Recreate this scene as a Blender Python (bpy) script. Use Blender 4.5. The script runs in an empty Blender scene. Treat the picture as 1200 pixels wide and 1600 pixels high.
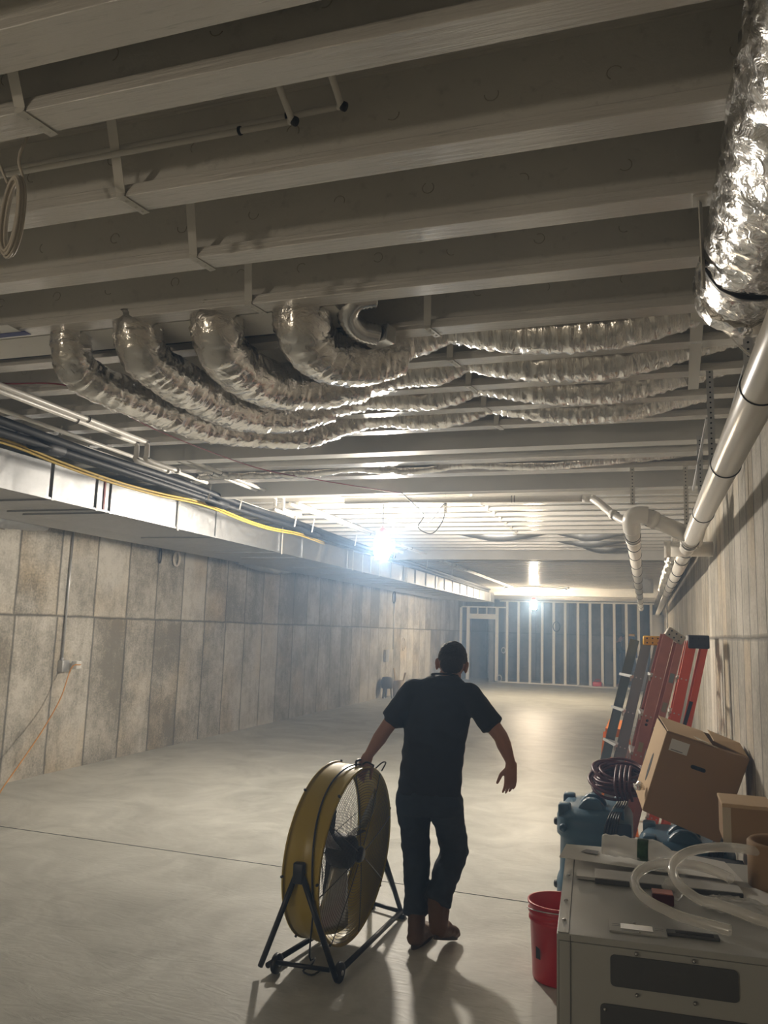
import bpy, bmesh, math, random
from math import sin, cos, pi, radians, sqrt
from mathutils import Vector, Matrix, noise
random.seed(7)
SC = bpy.context.scene
COL = SC.collection

# ------------------------------------------------------------------ camera
H = 1.72
yaw, pit, rol = radians(18.3), radians(8.39), radians(1.85)
fwd = Vector((-sin(yaw)*cos(pit), cos(yaw)*cos(pit), sin(pit)))
rgt = Vector((cos(yaw), sin(yaw), 0)); upv = rgt.cross(fwd)
r2 = rgt*cos(rol)+upv*sin(rol); u2 = -rgt*sin(rol)+upv*cos(rol)
cd = bpy.data.cameras.new('camera'); cam = bpy.data.objects.new('camera', cd); COL.objects.link(cam)
cd.sensor_fit = 'VERTICAL'; cd.sensor_height = 36; cd.lens = 1241/1600*36; cd.clip_start = .02; cd.clip_end = 200
m = Matrix((r2, u2, -fwd)).transposed().to_4x4(); m.translation = (0, 0, H); cam.matrix_world = m
SC.camera = cam
# ------------------------------------------------------------------ world, exposure, light constants
SC.view_settings.view_transform = 'Standard'; SC.view_settings.look = 'None'
SC.view_settings.gamma = 1; SC.view_settings.use_curve_mapping = False
SC.view_settings.exposure = 0.25
W = bpy.data.worlds.new('world'); SC.world = W; W.use_nodes = True
W.node_tree.nodes['Background'].inputs[0].default_value = (.5, .55, .65, 1)
W.node_tree.nodes['Background'].inputs[1].default_value = .0
LAMP1, LAMP2, LAMP3 = 760, 1000, 220
GLOW_HAZE = .028

# ------------------------------------------------------------------ mesh helpers
INV = {}
def V(*a): return Vector(a)
class MB:
    def __init__(s): s.v = []; s.f = []; s.sm = []; s.mi = []; s.m = 0
    def add(s, vs, fs, smooth=False):
        n = len(s.v); s.v += [Vector(v) for v in vs]; s.f += [tuple(i+n for i in f) for f in fs]
        s.sm += [smooth]*len(fs); s.mi += [s.m]*len(fs); return s
    def mat(s, i): s.m = i; return s
    def box(s, x0, x1, y0, y1, z0, z1):
        vs = [(x, y, z) for x in (x0, x1) for y in (y0, y1) for z in (z0, z1)]
        return s.add(vs, [(0, 1, 3, 2), (4, 6, 7, 5), (0, 4, 5, 1), (2, 3, 7, 6), (0, 2, 6, 4), (1, 5, 7, 3)])
    def rbox(s, x0, x1, y0, y1, z0, z1, b=.01, seg=2):
        bm = bmesh.new(); bmesh.ops.create_cube(bm, size=1)
        for v in bm.verts: v.co = Vector(((x0+x1)/2+v.co.x*(x1-x0), (y0+y1)/2+v.co.y*(y1-y0), (z0+z1)/2+v.co.z*(z1-z0)))
        bmesh.ops.bevel(bm, geom=bm.edges[:], offset=b, segments=seg, affect='EDGES', profile=.5)
        bm.verts.index_update(); s.add([v.co.copy() for v in bm.verts], [[v.index for v in f.verts] for f in bm.faces], True); bm.free(); return s
    def bar(s, a, b, w, h, up=(0, 0, 1)):
        a, b = Vector(a), Vector(b); d = (b-a).normalized(); sd = d.cross(Vector(up))
        if sd.length < 1e-4: sd = d.cross(Vector((1, 0, 0)))
        sd.normalize(); u = sd.cross(d)
        vs = [p+sd*i*w/2+u*j*h/2 for p in (a, b) for i in (-1, 1) for j in (-1, 1)]
        return s.add(vs, [(0, 1, 3, 2), (4, 6, 7, 5), (0, 4, 5, 1), (2, 3, 7, 6), (0, 2, 6, 4), (1, 5, 7, 3)])
    def tube(s, pts, r, n=12, closed=False, cap=True, wob=0, wobs=30, flat=1):
        P = [Vector(p) for p in pts]; N = len(P)
        rs = r if isinstance(r, (list, tuple)) else [r]*N
        T = []
        for i in range(N):
            a = P[(i-1) % N] if (closed or i > 0) else P[i]; b = P[(i+1) % N] if (closed or i < N-1) else P[i]
            t = (b-a); T.append(t.normalized() if t.length > 1e-9 else Vector((0, 0, 1)))
        ref = Vector((0, 0, 1)) if abs(T[0].z) < .9 else Vector((1, 0, 0))
        nrm = (ref-T[0]*ref.dot(T[0])).normalized(); vs = []
        for i in range(N):
            nrm = (nrm-T[i]*nrm.dot(T[i])).normalized(); bn = T[i].cross(nrm)
            for k in range(n):
                a = 2*pi*k/n; d = nrm*cos(a)*flat+bn*sin(a); q = P[i]+d*rs[i]
                if wob:
                    w = .9-2.2*abs(noise.noise(q*wobs))+.5-1.5*abs(noise.noise(q*wobs*2.3))+.5*noise.noise(Vector((i*.9, k*.10, rs[i]*9)))
                    q = q+d*w*wob
                vs.append(q)
        fs = []
        for i in range(N if closed else N-1):
            j = (i+1) % N
            for k in range(n): fs.append((i*n+k, i*n+(k+1) % n, j*n+(k+1) % n, j*n+k))
        s.add(vs, fs, True)
        if cap and not closed:
            b0 = len(s.v)-N*n
            s.f.append(tuple(b0+k for k in range(n))[::-1]); s.f.append(tuple(b0+(N-1)*n+k for k in range(n))); s.sm += [False]*2; s.mi += [s.m]*2
        return s
    def cyl(s, a, b, r, n=24, r1=None): return s.tube([a, b], [r, r if r1 is None else r1], n)
    def lathe(s, prof, org=(0, 0, 0), axis=(0, 0, 1), n=40, smooth=True):
        ax = Vector(axis).normalized(); ref = Vector((1, 0, 0)) if abs(ax.x) < .9 else Vector((0, 1, 0))
        e1 = (ref-ax*ref.dot(ax)).normalized(); e2 = ax.cross(e1); o = Vector(org); vs = []
        for r, h in prof:
            for k in range(n): a = 2*pi*k/n; vs.append(o+ax*h+(e1*cos(a)+e2*sin(a))*r)
        fs = [(i*n+k, i*n+(k+1) % n, (i+1)*n+(k+1) % n, (i+1)*n+k) for i in range(len(prof)-1) for k in range(n)]
        return s.add(vs, fs, smooth)
    def ring(s, c, ax, R, r, n=48, m=6):
        ax = Vector(ax).normalized(); ref = Vector((0, 0, 1)) if abs(ax.z) < .9 else Vector((1, 0, 0))
        e1 = (ref-ax*ref.dot(ax)).normalized(); e2 = ax.cross(e1)
        return s.tube([Vector(c)+(e1*cos(2*pi*k/n)+e2*sin(2*pi*k/n))*R for k in range(n)], r, m, closed=True)
    def prism(s, poly, d):
        n = len(poly); d = Vector(d); P = [Vector(p) for p in poly]
        return s.add(P+[p+d for p in P], [tuple(range(n))[::-1], tuple(range(n, 2*n))]+[(i, (i+1) % n, n+(i+1) % n, n+i) for i in range(n)])
    def ell(s, c, rx, ry, rz, rot=None, n=24, m=14):
        vs = []; R = rot or Matrix.Identity(3); c = Vector(c)
        for i in range(m+1):
            t = pi*i/m
            for k in range(n): a = 2*pi*k/n; vs.append(c+R@Vector((rx*sin(t)*cos(a), ry*sin(t)*sin(a), rz*cos(t))))
        return s.add(vs, [(i*n+k, (i+1)*n+k, (i+1)*n+(k+1) % n, i*n+(k+1) % n) for i in range(m) for k in range(n)], True)
    def loft(s, rings, n=32):
        vs = []
        for c, rx, ry in rings:
            for k in range(n): a = 2*pi*k/n; vs.append(Vector(c)+Vector((rx*cos(a), ry*sin(a), 0)))
        N = len(rings); fs = [(i*n+k, i*n+(k+1) % n, (i+1)*n+(k+1) % n, (i+1)*n+k) for i in range(N-1) for k in range(n)]
        fs += [tuple(range(n))[::-1], tuple((N-1)*n+k for k in range(n))]
        return s.add(vs, fs, True)
    def build(s, name, mat, parent=None, bevel=0):
        inv = INV.get(parent.name) if parent else None
        me = bpy.data.meshes.new(name)
        me.from_pydata([inv@v if inv else v for v in s.v], [], s.f)
        me.polygons.foreach_set('use_smooth', s.sm); me.polygons.foreach_set('material_index', s.mi)
        for x in (mat if isinstance(mat, (list, tuple)) else [mat]): me.materials.append(x)
        bm = bmesh.new(); bm.from_mesh(me); bmesh.ops.recalc_face_normals(bm, faces=bm.faces); bm.to_mesh(me); bm.free()
        o = bpy.data.objects.new(name, me); COL.objects.link(o)
        if parent: o.parent = parent; INV[o.name] = inv
        if bevel:
            b = o.modifiers.new('bevel', 'BEVEL'); b.width = bevel; b.segments = 2; b.limit_method = 'ANGLE'
        return o
def tag(o, label, cat, group=None, kind=None):
    o['label'] = label; o['category'] = cat
    if group: o['group'] = group
    if kind: o['kind'] = kind
    return o
def thing(name, label, cat, loc, group=None):
    o = bpy.data.objects.new(name, None); COL.objects.link(o); o.location = loc; o.empty_display_size = .1
    INV[o.name] = Matrix.Translation(-Vector(loc)); return tag(o, label, cat, group)
def struct(o): o['kind'] = 'structure'; return o
def solo(mb, name, mat, label, cat, group=None, loc=None, bevel=0):
    """a thing that is one mesh, with its origin at its own foot"""
    xs = [v.x for v in mb.v]; ys = [v.y for v in mb.v]; zs = [v.z for v in mb.v]
    c = Vector(((min(xs)+max(xs))/2, (min(ys)+max(ys))/2, min(zs))); mb.v = [v-c for v in mb.v]
    o = mb.build(name, mat, None, bevel); o.location = c; INV[o.name] = Matrix.Translation(-c); return tag(o, label, cat, group)
def copy_tree(o, dx, label=None, group=None):
    r = o.copy(); COL.objects.link(r); r.location = o.location+Vector(dx)
    if label: r['label'] = label
    if group: r['group'] = group
    for ch in list(o.children):
        c = ch.copy(); COL.objects.link(c); c.parent = r
        for g in list(ch.children):
            d = g.copy(); COL.objects.link(d); d.parent = c
    return r
def smooth(pts, k=8):
    P = [Vector(p) for p in pts]; P = [P[0]*2-P[1]]+P+[P[-1]*2-P[-2]]; out = []
    for i in range(1, len(P)-2):
        a, b, c, d = P[i-1:i+3]
        for j in range(k):
            t = j/k; out.append(.5*((2*b)+(c-a)*t+(2*a-5*b+4*c-d)*t*t+(3*b-a-3*c+d)*t**3))
    out.append(P[-2]); return out
def resample(pts, step):
    P = [Vector(p) for p in pts]; out = [P[0]]; acc = 0
    for a, b in zip(P, P[1:]):
        L = (b-a).length
        if L < 1e-9: continue
        t = step-acc
        while t <= L: out.append(a+(b-a)*t/L); t += step
        acc = L-(t-step)
    out.append(P[-1]); return out

# ------------------------------------------------------------------ materials
def newmat(name):
    m = bpy.data.materials.new(name); m.use_nodes = True; nt = m.node_tree; b = nt.nodes['Principled BSDF']; return m, nt, b
def N(nt, t, **kw):
    n = nt.nodes.new(t)
    for k, v in kw.items(): setattr(n, k, v)
    return n
def setin(n, **kw):
    for k, v in kw.items(): n.inputs[k.replace('_', ' ')].default_value = v
def c4(c): return (c[0], c[1], c[2], 1)
def plain(name, col, rough=.6, metal=0, bump=0, scale=40, var=0, spec=.5, **kw):
    m, nt, b = newmat(name)
    b.inputs['Base Color'].default_value = c4(col); b.inputs['Roughness'].default_value = rough; b.inputs['Metallic'].default_value = metal
    b.inputs['Specular IOR Level'].default_value = spec
    tc = N(nt, 'ShaderNodeTexCoord'); ns = N(nt, 'ShaderNodeTexNoise'); ns.inputs['Scale'].default_value = scale; ns.inputs['Detail'].default_value = 4
    nt.links.new(tc.outputs['Object'], ns.inputs['Vector'])
    if var:
        mx = N(nt, 'ShaderNodeMix', data_type='RGBA'); nt.links.new(ns.outputs['Fac'], mx.inputs['Factor'])
        mx.inputs[6].default_value = c4([max(0, x*(1-var)) for x in col]); mx.inputs[7].default_value = c4([min(1, x*(1+var)) for x in col])
        nt.links.new(mx.outputs[2], b.inputs['Base Color'])
    if bump:
        bp = N(nt, 'ShaderNodeBump'); bp.inputs['Strength'].default_value = bump; bp.inputs['Distance'].default_value = .01
        nt.links.new(ns.outputs['Fac'], bp.inputs['Height']); nt.links.new(bp.outputs['Normal'], b.inputs['Normal'])
    for k, v in kw.items(): b.inputs[k].default_value = v
    return m
def wood_paint(name, col, rough, stretch, bump, dist=.004, scale=1.0, spots=.0):
    m, nt, b = newmat(name); L = nt.links.new
    tc = N(nt, 'ShaderNodeTexCoord'); mp = N(nt, 'ShaderNodeMapping'); mp.inputs['Scale'].default_value = stretch
    ns = N(nt, 'ShaderNodeTexNoise'); setin(ns, Scale=scale, Detail=6.0, Roughness=.65)
    L(tc.outputs['Object'], mp.inputs[0]); L(mp.outputs[0], ns.inputs[0])
    big = N(nt, 'ShaderNodeTexNoise'); setin(big, Scale=2.2, Detail=3.0); L(tc.outputs['Object'], big.inputs[0])
    cr = N(nt, 'ShaderNodeValToRGB'); cr.color_ramp.elements[0].position = .28; cr.color_ramp.elements[1].position = .42
    cr.color_ramp.elements[0].color = c4([x*(1-spots) for x in col]); cr.color_ramp.elements[1].color = c4(col)
    L(ns.outputs['Fac'], cr.inputs[0])
    mx = N(nt, 'ShaderNodeMix', data_type='RGBA', blend_type='MULTIPLY'); mx.inputs['Factor'].default_value = .35
    L(cr.outputs[0], mx.inputs[6]); L(big.outputs['Fac'], mx.inputs[7]); L(mx.outputs[2], b.inputs['Base Color'])
    bp = N(nt, 'ShaderNodeBump'); bp.inputs['Strength'].default_value = bump; bp.inputs['Distance'].default_value = dist
    L(ns.outputs['Fac'], bp.inputs['Height']); L(bp.outputs['Normal'], b.inputs['Normal']); b.inputs['Roughness'].default_value = rough; b.inputs['Specular IOR Level'].default_value = .75 if rough < .3 else .5
    if rough < .3:                                    # glossy sprayed paint over the rough flange grain
        b.inputs['Coat Weight'].default_value = 1; b.inputs['Coat Roughness'].default_value = .16; b.inputs['Coat IOR'].default_value = 1.7
        L(bp.outputs['Normal'], b.inputs['Coat Normal'])
    return m
def concrete_wall(name, axis, y0, pitch, seam, colA, colB, odd=0.0):
    """board-formed concrete: tall form panels with dark joints, a lift seam, pits and stains"""
    m, nt, b = newmat(name); L = nt.links.new
    tc = N(nt, 'ShaderNodeTexCoord'); sp = N(nt, 'ShaderNodeSeparateXYZ'); L(tc.outputs['Object'], sp.inputs[0])
    def M(op, a, bb=None, c=None):
        n = N(nt, 'ShaderNodeMath', operation=op)
        for i, x in enumerate((a, bb, c)):
            if x is None: continue
            if isinstance(x, (int, float)): n.inputs[i].default_value = x
            else: L(x, n.inputs[i])
        return n.outputs[0]
    h = sp.outputs[axis]; z = sp.outputs['Z']
    wob = N(nt, 'ShaderNodeTexNoise'); setin(wob, Scale=2.5, Detail=3.0); L(tc.outputs['Object'], wob.inputs[0])
    hh = M('ADD', h, M('MULTIPLY', M('SUBTRACT', wob.outputs['Fac'], .5), .03))
    row = M('GREATER_THAN', z, seam)
    u = M('DIVIDE', M('SUBTRACT', hh, y0), pitch); u = M('ADD', u, M('MULTIPLY', row, .035))
    cell = M('FLOOR', u); fr = M('SUBTRACT', u, cell)
    dj = M('MULTIPLY', M('MINIMUM', fr, M('SUBTRACT', 1.0, fr)), pitch)
    cmb = N(nt, 'ShaderNodeCombineXYZ'); L(cell, cmb.inputs[0]); L(row, cmb.inputs[1])
    wn = N(nt, 'ShaderNodeTexWhiteNoise', noise_dimensions='3D'); L(cmb.outputs[0], wn.inputs[0])
    ds = M('ABSOLUTE', M('SUBTRACT', M('ADD', z, M('MULTIPLY', M('SUBTRACT', wob.outputs['Fac'], .5), .03)), seam))
    # second faint lift line
    ds2 = M('ABSOLUTE', M('SUBTRACT', z, seam*.5))
    joint = M('SUBTRACT', 1.0, M('SMOOTH_MIN', M('MULTIPLY', dj, 42.0), M('MULTIPLY', ds, 45.0), .1)); joint = M('MAXIMUM', joint, 0.0)
    mp = N(nt, 'ShaderNodeMapping'); mp.inputs['Scale'].default_value = (9, 9, .9); L(tc.outputs['Object'], mp.inputs[0])
    off = N(nt, 'ShaderNodeVectorMath', operation='ADD'); L(mp.outputs[0], off.inputs[0])
    sc = N(nt, 'ShaderNodeVectorMath', operation='SCALE'); L(wn.outputs['Color'], sc.inputs[0]); sc.inputs['Scale'].default_value = 30.0; L(sc.outputs[0], off.inputs[1])
    st = N(nt, 'ShaderNodeTexNoise'); setin(st, Scale=1.3, Detail=7.0, Roughness=.7); L(off.outputs[0], st.inputs[0])
    bl = N(nt, 'ShaderNodeTexNoise'); setin(bl, Scale=1.6, Detail=5.0, Roughness=.6); L(tc.outputs['Object'], bl.inputs[0])
    pit_ = N(nt, 'ShaderNodeTexNoise'); setin(pit_, Scale=45.0, Detail=3.0); L(tc.outputs['Object'], pit_.inputs[0])
    fac = M('ADD', M('MULTIPLY', wn.outputs['Value'], .46), M('MULTIPLY', st.outputs['Fac'], .55)); fac = M('ADD', fac, M('MULTIPLY', M('SUBTRACT', bl.outputs['Fac'], .5), 1.5))
    md = N(nt, 'ShaderNodeTexNoise'); setin(md, Scale=11.0, Detail=6.0, Roughness=.75); L(tc.outputs['Object'], md.inputs[0])
    fac = M('ADD', fac, M('MULTIPLY', M('SUBTRACT', pit_.outputs['Fac'], .5), .7)); fac = M('ADD', fac, M('MULTIPLY', M('SUBTRACT', md.outputs['Fac'], .5), .9))
    cr = N(nt, 'ShaderNodeValToRGB'); e = cr.color_ramp.elements; e[0].position = .2; e[1].position = .80; e[0].color = c4(colA); e[1].color = c4(colB)
    L(fac, cr.inputs[0])
    yb = N(nt, 'ShaderNodeTexNoise'); setin(yb, Scale=.9, Detail=3.0); yo = N(nt, 'ShaderNodeVectorMath', operation='ADD'); L(tc.outputs['Object'], yo.inputs[0]); L(sc.outputs[0], yo.inputs[1]); L(yo.outputs[0], yb.inputs[0])
    yr = N(nt, 'ShaderNodeMapRange'); setin(yr, From_Min=.52, From_Max=.72, To_Min=0.0, To_Max=.55); L(yb.outputs['Fac'], yr.inputs[0])
    ym = N(nt, 'ShaderNodeMix', data_type='RGBA', blend_type='MULTIPLY'); L(yr.outputs[0], ym.inputs['Factor']); L(cr.outputs[0], ym.inputs[6]); ym.inputs[7].default_value = (1.0, .82, .55, 1)
    mx = N(nt, 'ShaderNodeMix', data_type='RGBA'); L(M('MULTIPLY', joint, .85), mx.inputs['Factor']); L(ym.outputs[2], mx.inputs[6]); mx.inputs[7].default_value = c4([x*.34 for x in colA])
    L(mx.outputs[2], b.inputs['Base Color'])
    hgt = M('SUBTRACT', M('ADD', M('MULTIPLY', st.outputs['Fac'], .25), M('MULTIPLY', pit_.outputs['Fac'], .35)), joint)
    bp = N(nt, 'ShaderNodeBump'); bp.inputs['Strength'].default_value = .7; bp.inputs['Distance'].default_value = .012
    L(hgt, bp.inputs['Height']); L(bp.outputs['Normal'], b.inputs['Normal']); b.inputs['Roughness'].default_value = .8
    return m
def floor_mat():
    m, nt, b = newmat('trowelled_concrete'); L = nt.links.new
    tc = N(nt, 'ShaderNodeTexCoord'); n1 = N(nt, 'ShaderNodeTexNoise'); setin(n1, Scale=1.3, Detail=10.0, Roughness=.68, Distortion=1.2)
    mp = N(nt, 'ShaderNodeMapping'); mp.inputs['Scale'].default_value = (1.5, 5, 1); mp.inputs['Rotation'].default_value = (0, 0, .25)
    n2 = N(nt, 'ShaderNodeTexNoise'); setin(n2, Scale=2.6, Detail=5.0, Distortion=2.5)
    L(tc.outputs['Object'], n1.inputs[0]); L(tc.outputs['Object'], mp.inputs[0]); L(mp.outputs[0], n2.inputs[0])
    cr = N(nt, 'ShaderNodeValToRGB'); e = cr.color_ramp.elements; e[0].position = .3; e[0].color = (.34, .34, .305, 1); e[1].position = .72; e[1].color = (.62, .62, .57, 1)
    L(n1.outputs['Fac'], cr.inputs[0]); L(cr.outputs[0], b.inputs['Base Color'])
    rr = N(nt, 'ShaderNodeMapRange'); setin(rr, To_Min=.36, To_Max=.62); L(n2.outputs['Fac'], rr.inputs[0]); L(rr.outputs[0], b.inputs['Roughness'])
    bp = N(nt, 'ShaderNodeBump'); bp.inputs['Strength'].default_value = .32; bp.inputs['Distance'].default_value = .012; L(n2.outputs['Fac'], bp.inputs['Height']); L(bp.outputs['Normal'], b.inputs['Normal'])
    return m
def foil_mat(name, col=(.80, .78, .75), rough=.24, bump=.9, scale=26, stretch=(1, 1, 1)):
    m, nt, b = newmat(name); L = nt.links.new
    tc = N(nt, 'ShaderNodeTexCoord'); mp = N(nt, 'ShaderNodeMapping'); mp.inputs['Scale'].default_value = stretch; L(tc.outputs['Object'], mp.inputs[0])
    ns = N(nt, 'ShaderNodeTexNoise'); setin(ns, Scale=scale, Detail=4.0, Distortion=1.4); L(mp.outputs[0], ns.inputs[0])
    vo = N(nt, 'ShaderNodeTexVoronoi', feature='DISTANCE_TO_EDGE'); setin(vo, Scale=scale*.45); L(mp.outputs[0], vo.inputs[0])
    ad = N(nt, 'ShaderNodeMath', operation='ADD'); L(ns.outputs['Fac'], ad.inputs[0]); L(vo.outputs['Distance'], ad.inputs[1])
    bp = N(nt, 'ShaderNodeBump'); bp.inputs['Strength'].default_value = bump; bp.inputs['Distance'].default_value = .012; L(ad.outputs[0], bp.inputs['Height']); L(bp.outputs['Normal'], b.inputs['Normal'])
    setin(b, Metallic=1.0, Roughness=rough); b.inputs['Base Color'].default_value = c4(col); return m
def galv_mat():
    m, nt, b = newmat('galvanized_steel'); L = nt.links.new
    tc = N(nt, 'ShaderNodeTexCoord'); n1 = N(nt, 'ShaderNodeTexNoise'); setin(n1, Scale=1.6, Detail=2.0, Distortion=1.0); L(tc.outputs['Object'], n1.inputs[0])
    vo = N(nt, 'ShaderNodeTexVoronoi'); setin(vo, Scale=55.0); L(tc.outputs['Object'], vo.inputs[0])
    bp = N(nt, 'ShaderNodeBump'); bp.inputs['Strength'].default_value = .5; bp.inputs['Distance'].default_value = .05; L(n1.outputs['Fac'], bp.inputs['Height']); L(bp.outputs['Normal'], b.inputs['Normal'])
    rr = N(nt, 'ShaderNodeMapRange'); setin(rr, To_Min=.38, To_Max=.6); L(vo.outputs['Color'], rr.inputs[0]); L(rr.outputs[0], b.inputs['Roughness'])
    b.inputs['Base Color'].default_value = (.42, .43, .44, 1); b.inputs['Metallic'].default_value = .9; return m
def emis(name, col, s):
    m, nt, b = newmat(name); b.inputs['Base Color'].default_value = c4(col); b.inputs['Emission Color'].default_value = c4(col); b.inputs['Emission Strength'].default_value = s; return m
PW = (.56, .53, .475)
mt = dict(
 flange=wood_paint('painted_flange', (.76, .735, .68), .25, (1.6, 26, 26), .8, .004, 3.0, .35),
 web=wood_paint('painted_osb_web', (.80, .775, .71), .6, (3, 3, 3), .5, .006, 6.0, .22),
 groove=plain('knockout_groove', (.40, .37, .31), .8),
 beam=wood_paint('painted_beam', (.72, .71, .67), .5, (1.5, 8, 8), .3, .003, 3.0, .1),
 deck=wood_paint('painted_deck', (.72, .70, .64), .7, (3, 3, 3), .4, .005, 6.0, .2),
 strap=plain('painted_strap', (.60, .58, .53), .45), steel=plain('zinc_steel', (.55, .56, .57), .4, .8),
 wl=concrete_wall('board_formed_concrete', 'Y', 6.92-.0, .6475, 1.75, (.20, .185, .15), (.52, .50, .45)),
 wr=concrete_wall('board_formed_concrete_right', 'Y', 4.61, .335, 1.735, (.26, .24, .20), (.50, .47, .41)),
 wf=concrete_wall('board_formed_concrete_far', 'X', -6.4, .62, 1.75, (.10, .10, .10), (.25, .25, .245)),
 floor=floor_mat(), foil=foil_mat('crinkled_foil', rough=.2, bump=.55, scale=14, stretch=(1, 1, 1.6)), foil2=foil_mat('crinkled_foil_run', rough=.2, bump=.6, scale=14, stretch=(2.6, .6, .6)),
 foilb=foil_mat('big_duct_foil', col=(.62, .61, .59), rough=.24, bump=.7, scale=20, stretch=(1, .8, 1)), galv=galv_mat(),
 alu=plain('ribbed_aluminium', (.75, .75, .75), .22, 1), tape=plain('foil_tape', (.6, .6, .6), .3, .9),
 pvc=plain('white_pvc', (.72, .69, .63), .28, bump=.03, scale=8), black=plain('black_rubber', (.012, .012, .013), .45),
 pipew=plain('painted_pipe', (.70, .68, .63), .4), insul=plain('black_pipe_insulation', (.010, .012, .015), .6, bump=.1),
 yel=plain('yellow_cable', (.62, .43, .06), .5), redw=plain('red_wire', (.22, .02, .02), .5), cable=plain('cream_cable', (.55, .5, .42), .5),
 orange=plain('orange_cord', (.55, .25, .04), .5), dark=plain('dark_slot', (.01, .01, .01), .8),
 stud=plain('white_stud', (.84, .84, .82), .55, var=.06), colm=plain('steel_column_paint', (.5, .49, .46), .45),
 drum=plain('yellow_drum_paint', (.40, .285, .012), .33, bump=.04, scale=12), blk=plain('black_powder_coat', (.012, .012, .014), .38),
 grill=plain('guard_wire', (.10, .095, .085), .35, .6), blade=plain('fan_blade_metal', (.5, .5, .49), .35, .9), motor=plain('motor_black', (.008, .008, .009), .5),
 skin=plain('skin', (.34, .175, .125), .55, bump=.05, scale=120, var=.06), hair=plain('dark_hair', (.018, .015, .014), .7, bump=.8, scale=160),
 shirt=plain('black_shirt', (.014, .016, .022), .85, bump=.25, scale=9), jean=plain('dark_denim', (.018, .028, .045), .8, bump=.35, scale=14, var=.2),
 boot=plain('tan_leather', (.105, .052, .024), .6, bump=.2, scale=20, var=.2), sole=plain('boot_sole', (.05, .04, .03), .8),
 eye=plain('eye_white', (.6, .58, .55), .3),
 cab=plain('grey_enamel', (.36, .365, .345), .42, bump=.06, scale=300), cabd=plain('dark_grey_panel', (.075, .078, .08), .6, bump=.05, scale=300), screw=plain('screw_metal', (.5, .5, .5), .25, 1),
 red=plain('red_bucket_plastic', (.52, .012, .016), .33), blue=plain('blue_rotomould', (.028, .085, .135), .42, bump=.08, scale=200), blued=plain('dark_blue_panel', (.012, .03, .055), .5),
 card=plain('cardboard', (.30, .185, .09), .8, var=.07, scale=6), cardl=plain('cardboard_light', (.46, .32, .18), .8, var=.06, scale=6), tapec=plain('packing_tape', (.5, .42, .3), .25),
 paper=plain('white_paper', (.62, .61, .58), .7), print=plain('grey_print', (.16, .16, .16), .7), green=plain('green_label', (.03, .08, .03), .5, var=.8, scale=60),
 lgrey=plain('light_grey_plate', (.42, .42, .41), .45), mar=plain('maroon_cord', (.075, .012, .02), .4), rope=plain('rope', (.3, .25, .2), .8),
 fgray=plain('grey_fiberglass', (.22, .255, .27), .5, var=.15, scale=9), fpink=plain('faded_red_fiberglass', (.50, .20, .165), .6, var=.25, scale=14), fora=plain('orange_fiberglass', (.72, .11, .04), .45, var=.1, scale=9),
 ycap=plain('yellow_plastic', (.68, .38, .03), .45), wcap=plain('scuffed_aluminium', (.42, .39, .34), .5, .3, var=.25, scale=40), bcap=plain('black_plastic', (.02, .02, .021), .5), alust=plain('ladder_step_aluminium', (.62, .62, .60), .35, .8),
 obr=plain('orange_plastic', (.72, .20, .03), .5), yst=plain('yellow_sticker', (.7, .6, .03), .5), bflad=plain('blue_fiberglass', (.03, .10, .28), .5), navy=plain('navy_cloth', (.01, .014, .03), .85),
 white=plain('white_plastic', (.62, .62, .60), .5), bluetape=plain('blue_print', (.02, .03, .16), .5), lampred=plain('lamp_cap_red', (.35, .06, .05), .45),
 dust=plain('dusty_tool', (.16, .15, .14), .8), wood=plain('raw_wood', (.42, .33, .2), .7),
)
def clear(name, col, rough=.12, alpha=.35):
    m, nt, b = newmat(name); setin(b, Roughness=rough, IOR=1.45); b.inputs['Base Color'].default_value = c4(col)
    b.inputs['Transmission Weight'].default_value = .35; b.inputs['Alpha'].default_value = alpha; return m
mt['hose'] = clear('clear_vinyl', (.92, .90, .84), .1, .5); mt['pet'] = clear('clear_bottle', (.92, .92, .9), .08, .62); mt['bag'] = clear('clear_bag', (.8, .8, .78), .25, .45)
mt['lamp1'] = emis('lamp_glow', (1.0, .95, .88), LAMP1); mt['lamp2'] = emis('lamp_glow_far', (1.0, .93, .82), LAMP2); mt['lamp3'] = emis('lamp_glow_behind', (1.0, .9, .76), LAMP3)

# ------------------------------------------------------------------ room shell
ORD = ('first', 'second', 'third', 'fourth', 'fifth', 'sixth', 'seventh', 'eighth', 'ninth', 'tenth', 'eleventh', 'twelfth', 'thirteenth', 'last')
XL, XR, YB, YF, ZD = -6.4, .56, -4.0, 30.6, 3.3
struct(MB().box(XL-.2, XR+.2, YB, YF+.2, -.15, 0).build('floor', mt['floor']))
struct(MB().box(XL-.2, XL, YB, YF+.2, 0, ZD+.1).build('wall_left', mt['wl']))
struct(MB().box(XR, XR+.2, YB, YF+.2, 0, ZD+.1).build('wall_right', mt['wr']))
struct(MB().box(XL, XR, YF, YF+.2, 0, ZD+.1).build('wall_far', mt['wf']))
struct(MB().box(XL, XR, YB-.2, YB, -.15, ZD+.1).build('wall_back', mt['wl']))
struct(MB().box(XL-.2, XR+.2, YB, YF+.2, ZD, ZD+.1).build('ceiling', mt['deck']))
# control joints sawn in the slab
j = MB()
j.bar((XL+.01, 5.62, .0005), (XR-.01, 5.47, .0005), .006, .003)
struct(j.build('trim_1', mt['dark']))
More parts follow.
